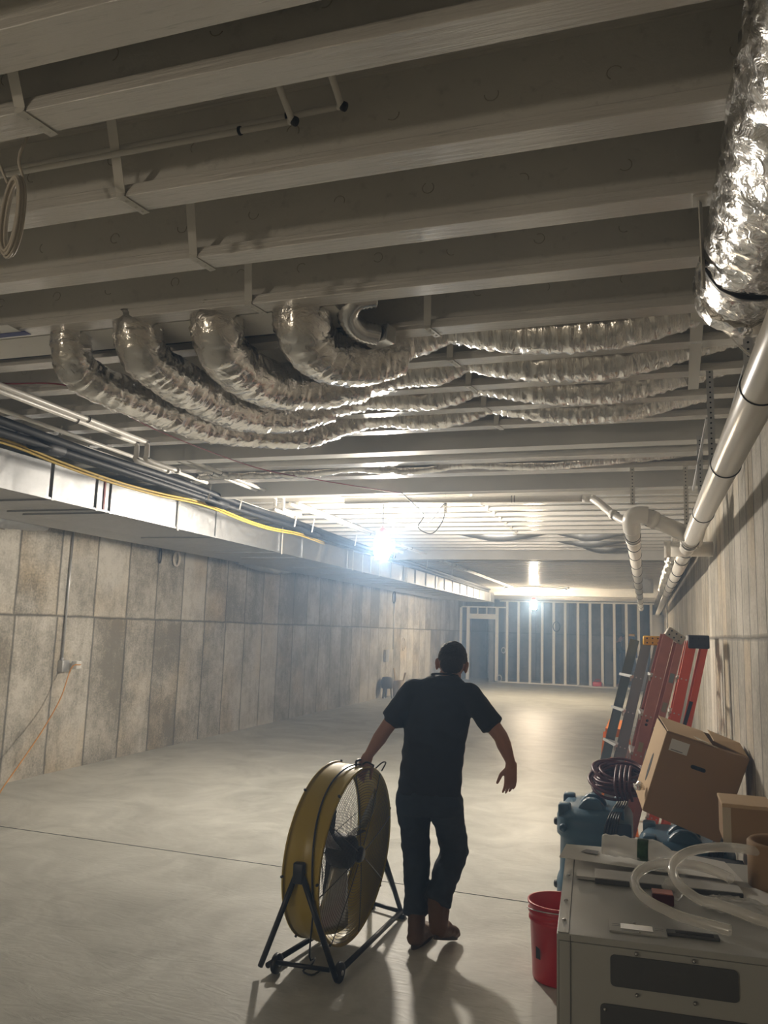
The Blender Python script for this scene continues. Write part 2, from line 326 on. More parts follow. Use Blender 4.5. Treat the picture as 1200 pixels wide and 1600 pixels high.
# ------------------------------------------------------------------ joists
ZB, FH = 2.99, .038
def joist(y0, w=.09, zb=ZB, label='', group=None, rings=True):
    t = thing('ceiling_joist', label, 'joist', ((XL+XR)/2, y0+w/2, zb), group)
    MB().box(XL+.003, XR-.003, y0, y0+w, zb, zb+FH).build('bottom_flange', mt['flange'], t, .002)
    mb = MB().box(XL+.003, XR-.003, y0+w/2-.006, y0+w/2+.006, zb+FH, ZD-.0392)
    if rings:
        for k in range(22):
            x = XL+.25+k*.305+random.uniform(-.02, .02)
            cz = zb+.15+random.uniform(-.01, .01); a0 = random.uniform(0, 6); mb.mat(1)
            mb.tube([(x+.019*cos(a0+q*.3), y0+w/2-.0062, cz+.019*sin(a0+q*.3)) for q in range(random.choice((9, 13, 18)))], .0016, 5); mb.mat(0)
    mb.build('web', [mt['web'], mt['groove']], t)
    MB().box(XL+.003, XR-.003, y0, y0+w, ZD-.039, ZD-.001).build('top_flange', mt['flange'], t)
    return t
names = ['white joist hanging wide above the top edge, nearest to the camera', 'white I-joist next past the wide nearest one, first with a bridging strap',
 'white I-joist behind the pair of stub pipes, with a strap folded under it', 'white I-joist fourth from the near end, past the stub pipe bay',
 'white I-joist just before the one the silver elbows hang beside', 'white I-joist beside which the foil elbows drop out of the ceiling',
 'white I-joist on the near side of the first sagging foil duct', 'white I-joist between the first and second sagging foil ducts',
 'white I-joist between the second and third sagging foil ducts', 'white I-joist between the third and fourth sagging foil ducts', 'white I-joist on the far side of the last sagging foil duct']
ys = [1.05-.2, 1.216]+[1.46+.412*i for i in range(9)]
jlist = []
for i, y in enumerate(ys):
    lb = names[max(0, i-1)] if i > 0 else 'white I-joist overhead at the top left corner, mostly out of view'
    jlist.append(joist(y, .118 if i == 1 else .09, label=lb))
for k, y in enumerate((.42, .0)): joist(y, label='white I-joist over the camera, outside the picture', group='white I-joists above the camera', rings=False)
solo(MB().box(XL+.003, XR-.003, 5.16, 5.29, 2.945, ZD-.001), 'ceiling_beam', mt['beam'], 'grey-white dropped beam right after the foil duct bays, with two screw heads', 'beam', bevel=.003)
joist(5.58, .14, 2.965, 'wide pale joist between the two dropped grey beams, nearer of two'); joist(5.98, .14, 2.95, 'wide pale joist between the two dropped grey beams, farther of two')
solo(MB().box(XL+.003, XR-.003, 6.5, 6.62, 2.895, ZD-.001), 'ceiling_beam', mt['beam'], 'grey-white dropped beam just in front of the bright hanging lamp', 'beam', bevel=.003)
j0 = joist(6.98, label='white I-joist brightly lit above the hanging lamp', group='white I-joists between the hanging lamp and the third beam')
j0['label'] = 'first brightly lit white I-joist past the beam in front of the hanging lamp'
for k in range(1, 14): copy_tree(j0, (0, k*.40, 0), ORD[k]+' brightly lit white I-joist past the beam in front of the hanging lamp')
solo(MB().box(XL+.003, XR-.003, 12.45, 12.6, 2.865, ZD-.001), 'ceiling_beam', mt['beam'], 'dropped beam in mid room where the ceiling turns darker beyond the first lamp', 'beam', bevel=.003)
for k in range(26): copy_tree(j0, (0, 13.0-6.98+k*.41, 0), 'white I-joist in the dim far bays before the stud wall', 'white I-joists between the third beam and the stud wall')
solo(MB().box(XL+.003, XR-.003, 23.75, 24.0, 2.84, ZD-.001), 'ceiling_beam', mt['beam'], 'bright dropped beam just past the far hanging lamp', 'beam', bevel=.003)
for i, (y0, z0) in enumerate(((24.6, 2.90), (25.4, 2.90), (26.2, 2.90), (27.0, 2.90), (27.8, 2.90))): joist(y0, .12, z0, ORD[i]+' white I-joist past the far lamp toward the stud wall', 'white I-joists past the far lamp', rings=False)

# bridging straps
def strap(x0, ya, x1, yb, label, group):
    mb = MB(); z0, z1 = ZD-.045, ZB-.002
    p = [V(x0, ya, z0), V(x1, yb-.004, ZB+.01), V(x1, yb-.004, z1), V(x1+.02, yb+.1, z1-.001)]
    for a, b in zip(p, p[1:]): mb.bar(a, b, .03, .0022, (1, 0, 0) if abs((b-a).x) < .01 else (0, 1, 0)) if False else mb.bar(a, b, .0022, .03, (1, 0, 0))
    for q in (.25, .6, .85): mb.ring(p[2].lerp(p[3], q)-V(0, 0, .0015), (0, 0, 1), .004, .0008, 10, 4)
    return solo(mb, 'bridging_strap', mt['strap'], label, 'strap', group)
for i, (yb, lb) in enumerate(((1.46, 'white bridging strap bent under a joist at the top left, above the cable coil'), (1.872, 'white bridging strap bent under a joist right of the cable coil'), (2.284, 'third white bridging strap from the top left, on a joist near the middle left'), (2.696, 'white bridging strap just above the third silver duct elbow'))):
    strap(-1.34, yb-.33, -1.49, yb, lb, 'painted bridging straps')
for i in range(5):
    strap(-.78, 2.79+.412*i, -.86, 3.108+.412*i, 'white bridging strap crossing '+('the nearest sagging foil duct', 'the second sagging foil duct from the camera', 'the third sagging foil duct from the camera', 'the fourth sagging foil duct from the camera', 'the bay past the last sagging foil duct')[i], 'bridging straps over the foil ducts')
for i in range(8): strap(-1.50, 7.08+.40*i, -1.57, 7.38+.40*i, ORD[i]+' small white bridging strap in the lit ceiling right of the lamp, from the camera', 'bridging straps near the lamp')

# stub pipes in the second bay
for zz, x1, yy, lb in ((3.10, -.75, 1.80, 'upper dusty painted stub pipe along the joist web, top left'), (3.064, -.88, 1.775, 'lower dusty painted stub pipe along the joist web, top left')):
    t = thing('stub_pipe', lb, 'pipe', (x1, yy, zz), 'painted stub pipes')
    MB().tube([(-2.5, yy, zz-.005), (x1, yy, zz)], .0085, 10).build('pipe', mt['pipew'], t)
    MB().tube(smooth([(x1-.01, yy, zz), (x1, yy-.02, zz+.004), (x1-.01, yy-.16, zz+.09)], 5), .0095, 10).build('elbow', mt['pipew'], t)
    MB().lathe([(0, -.008), (.0125, -.008), (.0125, .006), (0, .006)], (x1+.006, yy-.004, zz-.004), (1, 0, -.6), 14).build('fitting', mt['black'], t)
    MB().lathe([(0, -.004), (.012, -.004), (.012, .004), (0, .004)], (x1-.16, yy, zz), (1, 0, 0), 14).build('clip', mt['black'], t)
# paper notice and dark pipe at left
t = thing('paper_notice', 'white paper with a blue stripe stuck on the ceiling at the left edge', 'notice', (-2.8, 2.69, 2.985))
MB().box(-3.1, -2.63, 2.63, 2.71, 2.983, 2.985).build('sheet', mt['paper'], t)
MB().box(-3.1, -2.61, 2.71, 2.75, 2.981, 2.984).build('blue_stripe', mt['bluetape'], t)
solo(MB().tube([(-6.0, 3.055, 3.012), (-1.2, 3.055, 3.012)], .011, 10), 'ceiling_pipe', mt['black'], 'thin black pipe running behind the foil duct elbows', 'pipe')
solo(MB().box(-6.3, -1.16, 2.80, 3.02, 2.992, 3.05), 'ceiling_blocking', mt['deck'], 'rough painted board above the foil duct elbows at the left', 'board')

# cable coil hanging at top left
def coil(name, c, ax, R, n, r, mat, lb, squash=1.0, jit=.01, cat='cable', parent=None, group=None, tiltv=0):
    mb = MB(); ax = Vector(ax).normalized(); ref = V(0, 0, 1) if abs(ax.z) < .9 else V(1, 0, 0)
    e1 = (ref-ax*ref.dot(ax)).normalized(); e2 = ax.cross(e1)
    for k in range(n):
        o = ax*random.uniform(-jit, jit)+e1*random.uniform(-jit, jit)*.6+e2*random.uniform(-jit, jit); RR = R*random.uniform(.9, 1.04); tl = random.uniform(-1, 1)*tiltv
        mb.tube([Vector(c)+o+e1*cos(a)*RR+e2*sin(a)*RR*squash+ax*sin(a+k)*tl for a in [2*pi*q/36 for q in range(36)]], r, 6, closed=True)
    return mb
mbc = coil('', (-1.625, 1.6, 2.80), (.35, 1, 0), .112, 10, .0042, None, '', .42, .008)
mbc.tube(smooth([(-1.60, 1.6, 2.91), (-1.62, 1.6, 2.98), (-1.60, 1.63, 3.12), (-1.62, 1.66, 3.26)], 6), .0045, 6)
mbc.tube(smooth([(-1.65, 1.6, 2.9), (-1.72, 1.6, 3.0), (-1.9, 1.65, 3.07)], 6), .0045, 6)
o = solo(mbc, 'cable_coil', mt['cable'], 'small coil of cream cable hanging from the ceiling at the left edge', 'cable')

# ------------------------------------------------------------------ foil ducts
def duct(lb, path, rad, run, ends, mat=mt['foil'], wob=.007, group='foil flex ducts'):
    """boot coming out of the bay, bent run, then sagging runs held by bridging straps"""
    p = resample(smooth(path, 10), .011); t = thing('flex_duct', lb, 'duct', path[0], group)
    n = len(p); rs = [rad*(1+.018*sin(i*2.1)+.06*noise.noise(V(i*.16, rad*50, path[0][0]*9))+.05*noise.noise(V(i*.9, 7, path[0][0]))) for i in range(n)]
    MB().tube(p, rs, 40, wob=wob, wobs=17).build('elbow_run', mat, t)
    q = resample(smooth(run, 10), .013); L = len(q)
    rs = [ends*(1-.16*math.exp(-((v.x+.84)/.09)**2)) + .003*sin(i*1.7)+.004*noise.noise(v*20) for i, v in enumerate(q)]
    MB().tube(q, rs, 36, wob=wob, wobs=19).build('sagging_run', mt['foil2'], t)
    return t
def bay(k): return 3.108+.412*k+.25   # centre of bay after joist k
ZS = 3.09
SAG = lambda y: [(-.7, y, ZS-.015), (-.45, y, ZS-.06), (-.1, y, ZS-.065), (.2, y, ZS), (.42, y, ZS+.05)]
duct('silver foil duct farthest left, its long elbow crossing the wide bays', [(-2.46, 2.83, 3.03), (-2.46, 2.84, 2.95), (-2.49, 2.92, 2.87), (-2.45, 3.10, 2.83), (-2.40, 3.52, 2.82), (-2.34, 3.9, 2.83), (-2.23, 4.15, 2.86), (-2.02, 4.40, 2.90), (-1.84, 4.55, 2.99)], .085,
     [(-1.95, 4.48, ZS-.14), (-1.6, 4.58, ZS-.03), (-1.2, 4.58, ZS-.06), (-.9, 4.58, ZS)]+SAG(4.58), .088)
duct('silver foil duct second from the left, bending toward the lamp', [(-2.08, 2.80, 3.03), (-2.08, 2.805, 2.95), (-2.09, 2.88, 2.88), (-2.075, 3.10, 2.845), (-2.07, 3.48, 2.84), (-2.03, 3.75, 2.86), (-1.90, 3.98, 2.91), (-1.72, 4.13, 3.0)], .10,
     [(-1.85, 4.05, ZS-.13), (-1.5, 4.17, ZS-.03), (-1.15, 4.17, ZS-.05), (-.86, 4.17, ZS)]+SAG(4.17), .092)
duct('silver foil duct third from the left, thick short elbow', [(-1.695, 2.81, 3.03), (-1.70, 2.815, 2.96), (-1.72, 2.90, 2.89), (-1.72, 3.10, 2.86), (-1.68, 3.34, 2.865), (-1.55, 3.54, 2.91), (-1.35, 3.68, 2.98)], .108,
     [(-1.48, 3.6, ZS-.14), (-1.2, 3.74, ZS-.05), (-.98, 3.75, ZS-.04), (-.82, 3.75, ZS)]+SAG(3.75), .095)
duct('silver foil duct fourth from the left, nearest the sagging bays', [(-1.325, 2.85, 3.04), (-1.325, 2.855, 2.97), (-1.33, 2.93, 2.91), (-1.29, 3.06, 2.885), (-1.19, 3.17, 2.90), (-1.05, 3.28, 2.97)], .115,
     [(-1.15, 3.22, ZS-.13), (-.98, 3.32, ZS-.04), (-.80, 3.335, ZS)]+SAG(3.335), .098)
# corrugated aluminium elbow
t = thing('metal_elbow', 'ribbed bare aluminium elbow with a flat collar beside the fourth foil duct', 'duct', (-1.13, 2.9, 2.98))
p = resample(smooth([(-1.03, 2.90, 3.06), (-1.10, 2.86, 3.03), (-1.14, 2.90, 2.985), (-1.12, 2.98, 2.955), (-1.06, 3.04, 2.95)], 10), .009)
MB().tube(p, [.044+.005*(i % 2) for i in range(len(p))], 26).build('ribbed_body', mt['alu'], t)
MB().bar((-1.06, 3.03, 2.95), (-1.035, 3.08, 2.945), .12, .075).build('collar', mt['alu'], t, .004)
# thin foil run in the wide joist bay
solo(MB().tube(resample(smooth([(-3.6, 5.83, 2.98), (-2.6, 5.84, 2.97), (-2.2, 5.84, 3.0), (-1.7, 5.84, 2.965), (-1.3, 5.84, 3.0), (-.7, 5.84, 2.97), (.1, 5.84, 3.02), (.4, 5.84, 3.05)], 8), .03), .045, 18, wob=.008, wobs=18), 'flex_duct', mt['foil2'], 'thin foil duct sagging between the two dropped grey beams', 'duct', 'foil flex ducts')
# grey wrap sagging in the lit ceiling
for x0, x1, y, lb in ((-2.4, -1.2, 10.425, 'grey duct sagging in the lit ceiling just right of the bright lamp'), (-1.1, -.2, 10.425, 'grey duct sagging in the lit ceiling left of the branch drain, nearer one'), (-1.2, -.2, 11.225, 'grey duct sagging in the lit ceiling left of the branch drain, middle one'), (-.9, -.2, 12.025, 'grey duct sagging in the lit ceiling left of the branch drain, farthest one')):
    solo(MB().tube(smooth([(x0, y, 3.1), ((x0+x1)/2, y, 3.0), (x1, y, 3.1)], 8), .08, 14, wob=.006), 'flex_duct', mt['galv'], lb, 'duct', 'grey ducts in the lit ceiling')

# big foil duct top right
t = thing('foil_duct', 'large silver foil insulated duct overhead at the top right', 'duct', (.33, 2.5, 2.70))
p = resample([(.345, -.3, 2.80), (.335, 1.0, 2.82), (.325, 2.58, 2.835)], .018)
n = len(p); MB().tube(p, [.143*(1+.02*noise.noise(V(i*.3, 1, 3))) for i in range(n)], 44, wob=.008, wobs=15).build('duct_body', mt['foilb'], t)
MB().tube([(.325, 2.35, 2.83), (.325, 2.375, 2.83)], .15, 40, wob=.003).build('tape_band', mt['blk'], t)
MB().tube(resample(smooth([(.325, 2.57, 2.835), (.325, 2.66, 2.84), (.325, 2.70, 2.93)], 6), .015), [.150-.0005*i for i in range(len(resample(smooth([(.325, 2.57, 2.835), (.325, 2.66, 2.84), (.325, 2.70, 2.93)], 6), .015)))], 40, wob=.012, wobs=14).build('crumpled_end', mt['foil'], t)
for i, (a, b) in enumerate((((.25, 2.66, 2.72), (.46, 2.9, 2.68)), ((.28, 2.68, 2.74), (.5, 2.75, 2.80)))):
    solo(MB().tube(smooth([a, (Vector(a)+Vector(b))/2-V(0, 0, .05), b], 8), .004, 8), 'clear_tube', mt['hose'], ('lower thin clear tube looping under the end of the big foil duct', 'upper thin clear tube beside the end of the big foil duct')[i], 'tube', 'clear tubes under the foil duct')
solo(MB().bar((.21, 3.1, 3.0), (.25, 4.2, 2.983), .05, .006), 'flat_strap', mt['strap'], 'flat white painted strap slanting under joists below the foil duct', 'strap')
solo(MB().box(.15, .19, 2.30, 2.36, 2.984, 2.99).bar((.17, 2.33, 2.985), (.175, 2.34, 2.72), .004, .02), 'duct_hanger', mt['strap'], 'thin white hanger strap beside the big foil duct', 'strap')
solo(MB().bar((.45, 3.2, 3.0), (.35, 3.9, 2.62), .012, .012), 'hanger_rod', mt['steel'], 'grey threaded rod slanting down to the main drain pipe, nearer of two', 'rod')
solo(MB().bar((.34, 4.6, 2.93), (.30, 5.3, 2.65), .012, .012), 'hanger_rod', mt['steel'], 'grey threaded rod slanting down to the main drain pipe, farther of two', 'rod')
# far foil duct along the right wall
solo(MB().tube(resample([(.38, 8.6, 2.74), (.38, 26, 2.72)], .05), .10, 20, wob=.02, wobs=8), 'foil_duct', mt['foil'], 'foil duct running far along the right wall above the drain pipe', 'duct')
solo(MB().bar((.0, 18.5, 2.99), (.0, 18.5, 2.7), .35, .35).bar((-.25, 18.6, 2.86), (.0, 18.6, 2.80), .2, .12), 'duct_boot', mt['galv'], 'small galvanized duct boot far off beside the column', 'duct')

# ------------------------------------------------------------------ PVC drains
PX, PZ = .333, 2.455
def hub(mb, c, ax, r, L): return mb.lathe([(r*.98, -L/2), (r, -L/2), (r, L/2), (r*.98, L/2)], c, ax, 28)
t = thing('drain_pipe', 'big white plastic main drain pipe with black bands along the right wall', 'pipe', (PX, 5, PZ-.06))
MB().tube([(PX, -1, PZ), (PX, 6.25, PZ)], .0585, 32).build('pipe', mt['pvc'], t)
MB().tube([(PX, 6.2, PZ), (PX, 8.0, PZ)], .0585, 32).build('pipe', mt['pvc'], t)
MB().tube([(PX, 7.9, PZ-.02), (PX, 26.0, PZ-.06)], .0585, 28).build('pipe', mt['pvc'], t)
for y in (1.4, 2.45, 3.56, 4.95, 6.35, 7.2, 8.9, 9.9, 11, 12.1, 13.4, 14.8, 16.4, 18.2, 20, 22, 24):
    MB().ring((PX, y, PZ if y < 8 else PZ-.03), (0, 1, 0), .0595, .0032 if y < 7 else .0045, 36, 6).build('band', mt['black'], t)
for y in (6.5, 7.15, 7.9): hub(MB(), (PX, y, PZ), (0, 1, 0), .068, .09).build('coupling', mt['pvc'], t)
MB().tube([(PX-.16, 7.0, PZ-.0), (.535, 7.0, PZ-.0)], .062, 28).build('tee_branch', mt['pvc'], t)
hub(MB(), (PX-.15, 7.0, PZ), (1, 0, 0), .07, .05).build('cleanout_cap', mt['pvc'], t)
MB().tube(smooth([(PX+.09, 6.9, PZ+.02), (PX+.1, 6.6, PZ+.09), (PX+.1, 6.3, PZ+.18)], 6), .02, 16).build('vent_pipe', mt['pvc'], t)
t = thing('branch_drain', 'white plastic branch drain with elbow joining the main pipe from the left', 'pipe', (-.08, 6.1, 2.5))
MB().tube(smooth([(-.085, 6.18, 2.52), (-.085, 6.07, 2.58), (-.04, 6.03, 2.605), (.03, 6.03, 2.60)], 8), .064, 28).build('elbow', mt['pvc'], t)
MB().tube([(.0, 6.03, 2.60), (.31, 6.18, 2.475)], .058, 28).build('cross_pipe', mt['pvc'], t)
hub(MB(), (.06, 6.06, 2.576), (.31, .15, -.125), .066, .05).build('coupling', mt['pvc'], t)
MB().tube([(-.085, 6.10, 2.55), (-.10, 22.0, 2.46)], .0585, 28).build('pipe', mt['pvc'], t)
for y in (6.25, 6.75, 7.5, 8.3, 9.3, 10.4, 11.6, 13, 14.4, 16, 18, 20): MB().ring((-.087-.0008*(y-6), y, 2.55-.0057*(y-6.1)), (0, 1, 0), .0605, .0042, 32, 6).build('band', mt['black'], t)
hub(MB(), (-.086, 6.95, 2.546), (0, 1, 0), .067, .12).build('coupling', mt['pvc'], t)
MB().tube(smooth([(-.1, 6.25, 2.57), (-.22, 6.4, 2.66), (-.34, 6.6, 2.79), (-.40, 6.68, 2.845)], 6), .032, 20).build('offset_pipe', mt['pvc'], t)
hub(MB(), (-.22, 6.4, 2.66), (-.12, .15, .1), .039, .05).build('offset_coupling', mt['pvc'], t)
t = thing('waste_pipe', 'thin white waste pipe running level below the second grey beam', 'pipe', (-1.2, 6.7, 2.83))
MB().tube([(-2.6, 6.72, 2.872), (-.45, 6.70, 2.848)], .027, 20).build('pipe', mt['pvc'], t)
hub(MB(), (-.45, 6.7, 2.848), (1, 0, 0), .034, .07).build('coupling', mt['pvc'], t)
for x in (-1.07, -1.045): MB().ring((x, 6.706, 2.857), (1, 0, 0), .028, .003, 24, 6).build('band', mt['black'], t)
# perforated hanger straps
def hanger(x, y, z0, z1, lb, mat='strap'):
    mb = MB().box(x-.016, x+.016, y-.001, y+.001, z0, z1)
    k = z0+.015
    mb.mat(1)
    while k < z1-.01: mb.lathe([(.0, -.0004), (.0045, -.0004)], (x, y-.0012, k), (0, 1, 0), 10); k += .025
    return solo(mb, 'hanger_strap', [mt[mat], mt['dark']], lb, 'strap', 'perforated hanger straps')
hanger(.31, 3.95, 2.52, 3.0, 'dark perforated steel strap under the joists beside the main drain', 'steel')
hanger(.325, 5.0, 2.51, 2.93, 'perforated steel strap holding the main drain near the first grey beam', 'steel')
hanger(-.075, 5.99, 2.67, 2.95, 'white perforated strap with wire loop above the branch drain elbow')
hanger(.29, 5.99, 2.52, 2.95, 'white perforated strap hanging left of the main drain past the two grey beams')
hanger(.36, 2.95, 2.50, 3.0, 'dark perforated strap right behind the end of the big foil duct', 'steel')
hanger(-1.70, 6.9, 2.78, 2.99, 'white perforated strap holding the loop of cable right of the lamp')
# ------------------------------------------------------------------ left services
t = thing('air_duct', 'long galvanized sheet metal air duct along the left wall ceiling', 'duct', (-4.8, 12, 2.63))
MB().box(-5.2, -4.3, 1.0, 23.8, 2.625, 2.90).build('duct_body', mt['galv'], t, .004)
for y in (3.2, 4.9, 5.42, 5.6, 7.35, 8.9, 9.6, 11.3, 12.4, 13.5, 14.3, 15.1, 15.9, 16.7, 17.5, 18.3, 19.1, 19.9, 20.7, 21.5, 22.3, 23.1):
    mb = MB().box(-4.3, -4.285, y-.012, y+.012, 2.62, 2.905).box(-5.2, -4.29, y-.012, y+.012, 2.612, 2.626); mb.build('seam', mt['galv'], t)
MB().box(-4.299, -4.292, 5.50, 5.52, 2.63, 2.9).build('red_mark', mt['redw'], t)
MB().box(-4.31, -4.288, 1.0, 23.8, 2.616, 2.632).build('lower_edge', mt['galv'], t)
solo(MB().rbox(-5.95, -5.22, 1.0, 23.8, 2.66, 2.86, .05, 3), 'return_duct', mt['galv'], 'second flat grey duct between the bright duct and the left wall', 'duct')
solo(MB().tube(resample(smooth([(-6.1, 2, 2.72), (-6.08, 4.5, 2.70), (-6.05, 6.3, 2.71), (-6.12, 6.9, 2.76)], 6), .05), .10, 18, wob=.02, wobs=6), 'flex_duct', mt['galv'], 'drooping grey flexible duct tight against the left wall', 'duct')
solo(MB().tube(resample(smooth([(-6.12, 11.2, 2.77), (-6.05, 11.8, 2.70), (-6.06, 12.6, 2.70), (-6.12, 13.2, 2.77)], 6), .05), .08, 16, wob=.02, wobs=6), 'flex_duct', mt['galv'], 'short drooping grey flexible duct against the left wall, right of the wall coils', 'duct')
for y, ob in zip((6.62, 8.95, 11.5, 11.95, 12.8, 14.5, 17, 20), ORD[:7]+('farthest',)):
    solo(MB().box(-4.283, -4.28, y-.015, y+.015, 2.60, 3.28), 'duct_hanger', mt['strap'], ob+' flat steel hanger strap on the galvanized duct, counted from the camera', 'strap', 'hanger straps on the galvanized duct')
# black insulated line set
t = thing('pipe_bundle', 'bundle of black insulated refrigerant lines running below the joists at the left', 'pipe', (-3.9, 6, 2.82))
def xline(y): return -3.80-.02*(y-3.8)
for dx, dz, r in ((0, 0, .032), (.06, .01, .028), (.03, -.045, .026), (-.05, -.03, .022)):
    MB().tube(smooth([(xline(y)+dx, y, 2.90+dz+.008*sin(y*3+dx*50)) for y in (1, 2.2, 3.4, 4.6, 5.8, 7, 8.2, 9.4, 11, 13, 15, 18, 22)], 5), r, 14).build('line', mt['insul'], t)
for y in (4.25, 6.6, 9.0, 12): MB().tube([(xline(y), y-.13, 2.86), (xline(y), y+.13, 2.86)], .058, 16, flat=.8).build('wrap', mt['insul'], t)
MB().tube(smooth([(xline(y)+.055, y, 2.935) for y in (4.3, 5.4, 6.5, 8, 10)], 4), .007, 8).build('white_stripe', mt['pipew'], t)
for i, (o1, lb) in enumerate(((0, 'yellow gas line drooping below the black bundle, lower of two'), (.045, 'yellow gas line drooping below the black bundle, upper of two'))):
    pts = []
    for y in (2.6, 3.4, 4.0, 4.5, 4.9, 5.3, 5.8, 6.3, 6.7, 7.4, 8.0, 8.8, 9.6):
        pts.append((-3.92-.012*(y-4)+.02*o1, y, 2.83+o1*.5-.05*abs(sin((y-4.0)*1.25))))
    solo(MB().tube(smooth(pts, 6), .009, 8), 'gas_line', mt['yel'], lb, 'cable', 'yellow lines')
# white cpvc pairs with offsets
def pair(y0, y1, x0, z, lbs, drop=True):
    for k in (0, 1):
        x = x0+k*.085; lb = lbs[k]
        t = thing('sprinkler_pipe', lb, 'pipe', (x, (y0+y1)/2, z), 'white pipe pairs')
        pts = [(x, y0, z), (x, y1, z)]
        MB().tube(pts, .0165, 12).build('pipe', mt['pipew'], t)
        if drop:
            MB().tube(smooth([(x, y1-.02, z), (x, y1+.005, z-.02), (x, y1+.01, z-.09), (x, y1+.03, z-.12), (x, y1+.4, z-.12)], 5), .018, 12).build('offset', mt['pipew'], t)
            for q in ((x, y1, z), (x, y1+.012, z-.11)): MB().ring(q, (0, 0, 1), .019, .004, 16, 6).build('joint', mt['black'], t)
            MB().lathe([(0, 0), (.022, 0), (.022, .03), (0, .03)], (x, y1+.38, z-.12), (0, 1, 0), 14).build('end_cap', mt['pipew'], t)
        yy = y0+.5
        while yy < y1-.1: MB().ring((x, yy, z), (0, 1, 0), .018, .003, 14, 6).build('clip', mt['black'], t); yy += 1.0
pair(1.5, 4.62, -3.37, 2.955, ('left pipe of the near white pair, above the black lines', 'right pipe of the near white pair, above the black lines'))
pair(5.2, 6.9, -3.40, 2.955, ('left pipe of the middle white pair, past the drop', 'right pipe of the middle white pair, past the drop'))
pair(7.3, 10.6, -3.43, 2.955, ('left pipe of the far white pair, left of the lamp', 'right pipe of the far white pair, left of the lamp'))
pair(11.1, 21.5, -3.46, 2.955, ('left pipe of the farthest white pair, beyond the first lamp', 'right pipe of the farthest white pair, beyond the first lamp'), False)
solo(MB().tube([(-3.62, 2.0, 2.935), (-3.62, 6.0, 2.935)], .014, 12), 'sprinkler_pipe', mt['pipew'], 'single thinner white pipe left of the near pair', 'pipe')
for y, ob in zip((3.95, 4.3, 4.6, 6.3, 6.9, 8.2, 8.7, 10.2, 12, 14, 16), ORD[:10]+('farthest',)): solo(MB().bar((-3.78, y, 2.84), (-3.76, y+.02, 3.02), .012, .012), 'pipe_hanger', mt['pipew'], ob+' short white hanger over the black lines, counted from the left edge', 'hanger', 'short hangers on the black lines')
# red wire and lamp feed
solo(MB().tube(smooth([(-3.6, 3.05, 2.985), (-3.31, 3.30, 2.975), (-2.95, 3.47, 2.975), (-2.97, 4.27, 2.94), (-2.86, 5.42, 2.93), (-2.56, 6.0, 2.93), (-2.1, 6.42, 2.90), (-1.98, 6.48, 2.89)], 8), .0045, 6), 'wire', mt['redw'], 'dark red wire strung from the left edge to near the lamp', 'cable')
solo(MB().tube(smooth([(-1.98, 6.45, 2.89), (-1.93, 6.6, 2.83), (-1.9, 6.9, 2.76), (-1.98, 7.0, 2.66), (-1.85, 7.0, 2.60), (-1.74, 6.95, 2.70), (-1.70, 6.92, 2.84), (-1.72, 6.9, 2.85), (-1.95, 7.2, 2.72), (-2.30, 7.5, 2.72)], 8), .005, 6), 'cable', mt['insul'], 'thin dark cable drooping in a loop right of the bright lamp', 'cable')

# ------------------------------------------------------------------ lamps
def lamp(x, y, zc, zt, mat, lb, S=1.0):
    t = thing('work_lamp', lb, 'lamp', (x, y, zt))
    r, h = .082*S, .245*S
    MB().lathe([(0, -h/2), (r*.72, -h/2), (r*.95, -h*.3), (r, 0), (r*.97, h*.3), (r*.75, h/2), (0, h/2)], (x, y, zc), (0, 0, 1), 28).build('diffuser', mat, t)
    MB().lathe([(0, 0), (r*.8, 0), (r*.75, .03), (r*.4, .06), (r*.2, .075), (0, .075)], (x, y, zc+h/2), (0, 0, 1), 24).build('cap', mt['lampred'], t)
    c = MB()
    for k in range(8):
        a = 2*pi*k/8; d = V(cos(a), sin(a), 0)
        c.tube([V(x, y, zc+h*.5)+d*r*.8, V(x, y, zc)+d*r*1.1, V(x, y, zc-h*.5)+d*r*.76], .0016, 5)
    c.build('cage', mt['steel'], t)
    MB().tube([(x, y, zc+h/2+.07), (x, y, zt)], .007, 8).ring((x, y, zc+h/2+.08), (0, 1, 0), .016, .003, 16, 6).build('hanging_rod', mt['steel'], t)
    return t
lamp(-2.52, 7.6, 2.54, ZD, mt['lamp1'], 'bright hanging work lamp nearest the camera, glowing white')
lamp(-2.887, 22.0, 2.51, ZD, mt['lamp2'], 'small bright hanging work lamp far off before the stud wall')
lamp(-3.7, -2.6, 1.95, ZD, mt['lamp3'], 'hanging work lamp behind the camera, outside the picture')
solo(coil('', (-2.44, 7.62, 2.82), (0, 1, .3), .035, 4, .004, None, '', 1, .006).tube(smooth([(-2.44, 7.6, 2.78), (-2.38, 7.6, 2.73), (-2.2, 7.6, 2.74)], 5), .004, 6), 'cable', mt['cable'], 'small cable coil tied above the bright lamp', 'cable')
solo(coil('', (-2.85, 22.1, 2.98), (0, 0, 1), .9, 2, .02, None, '', 1, .03), 'cable', mt['white'], 'pale cable ring on the ceiling above the far lamp', 'cable')

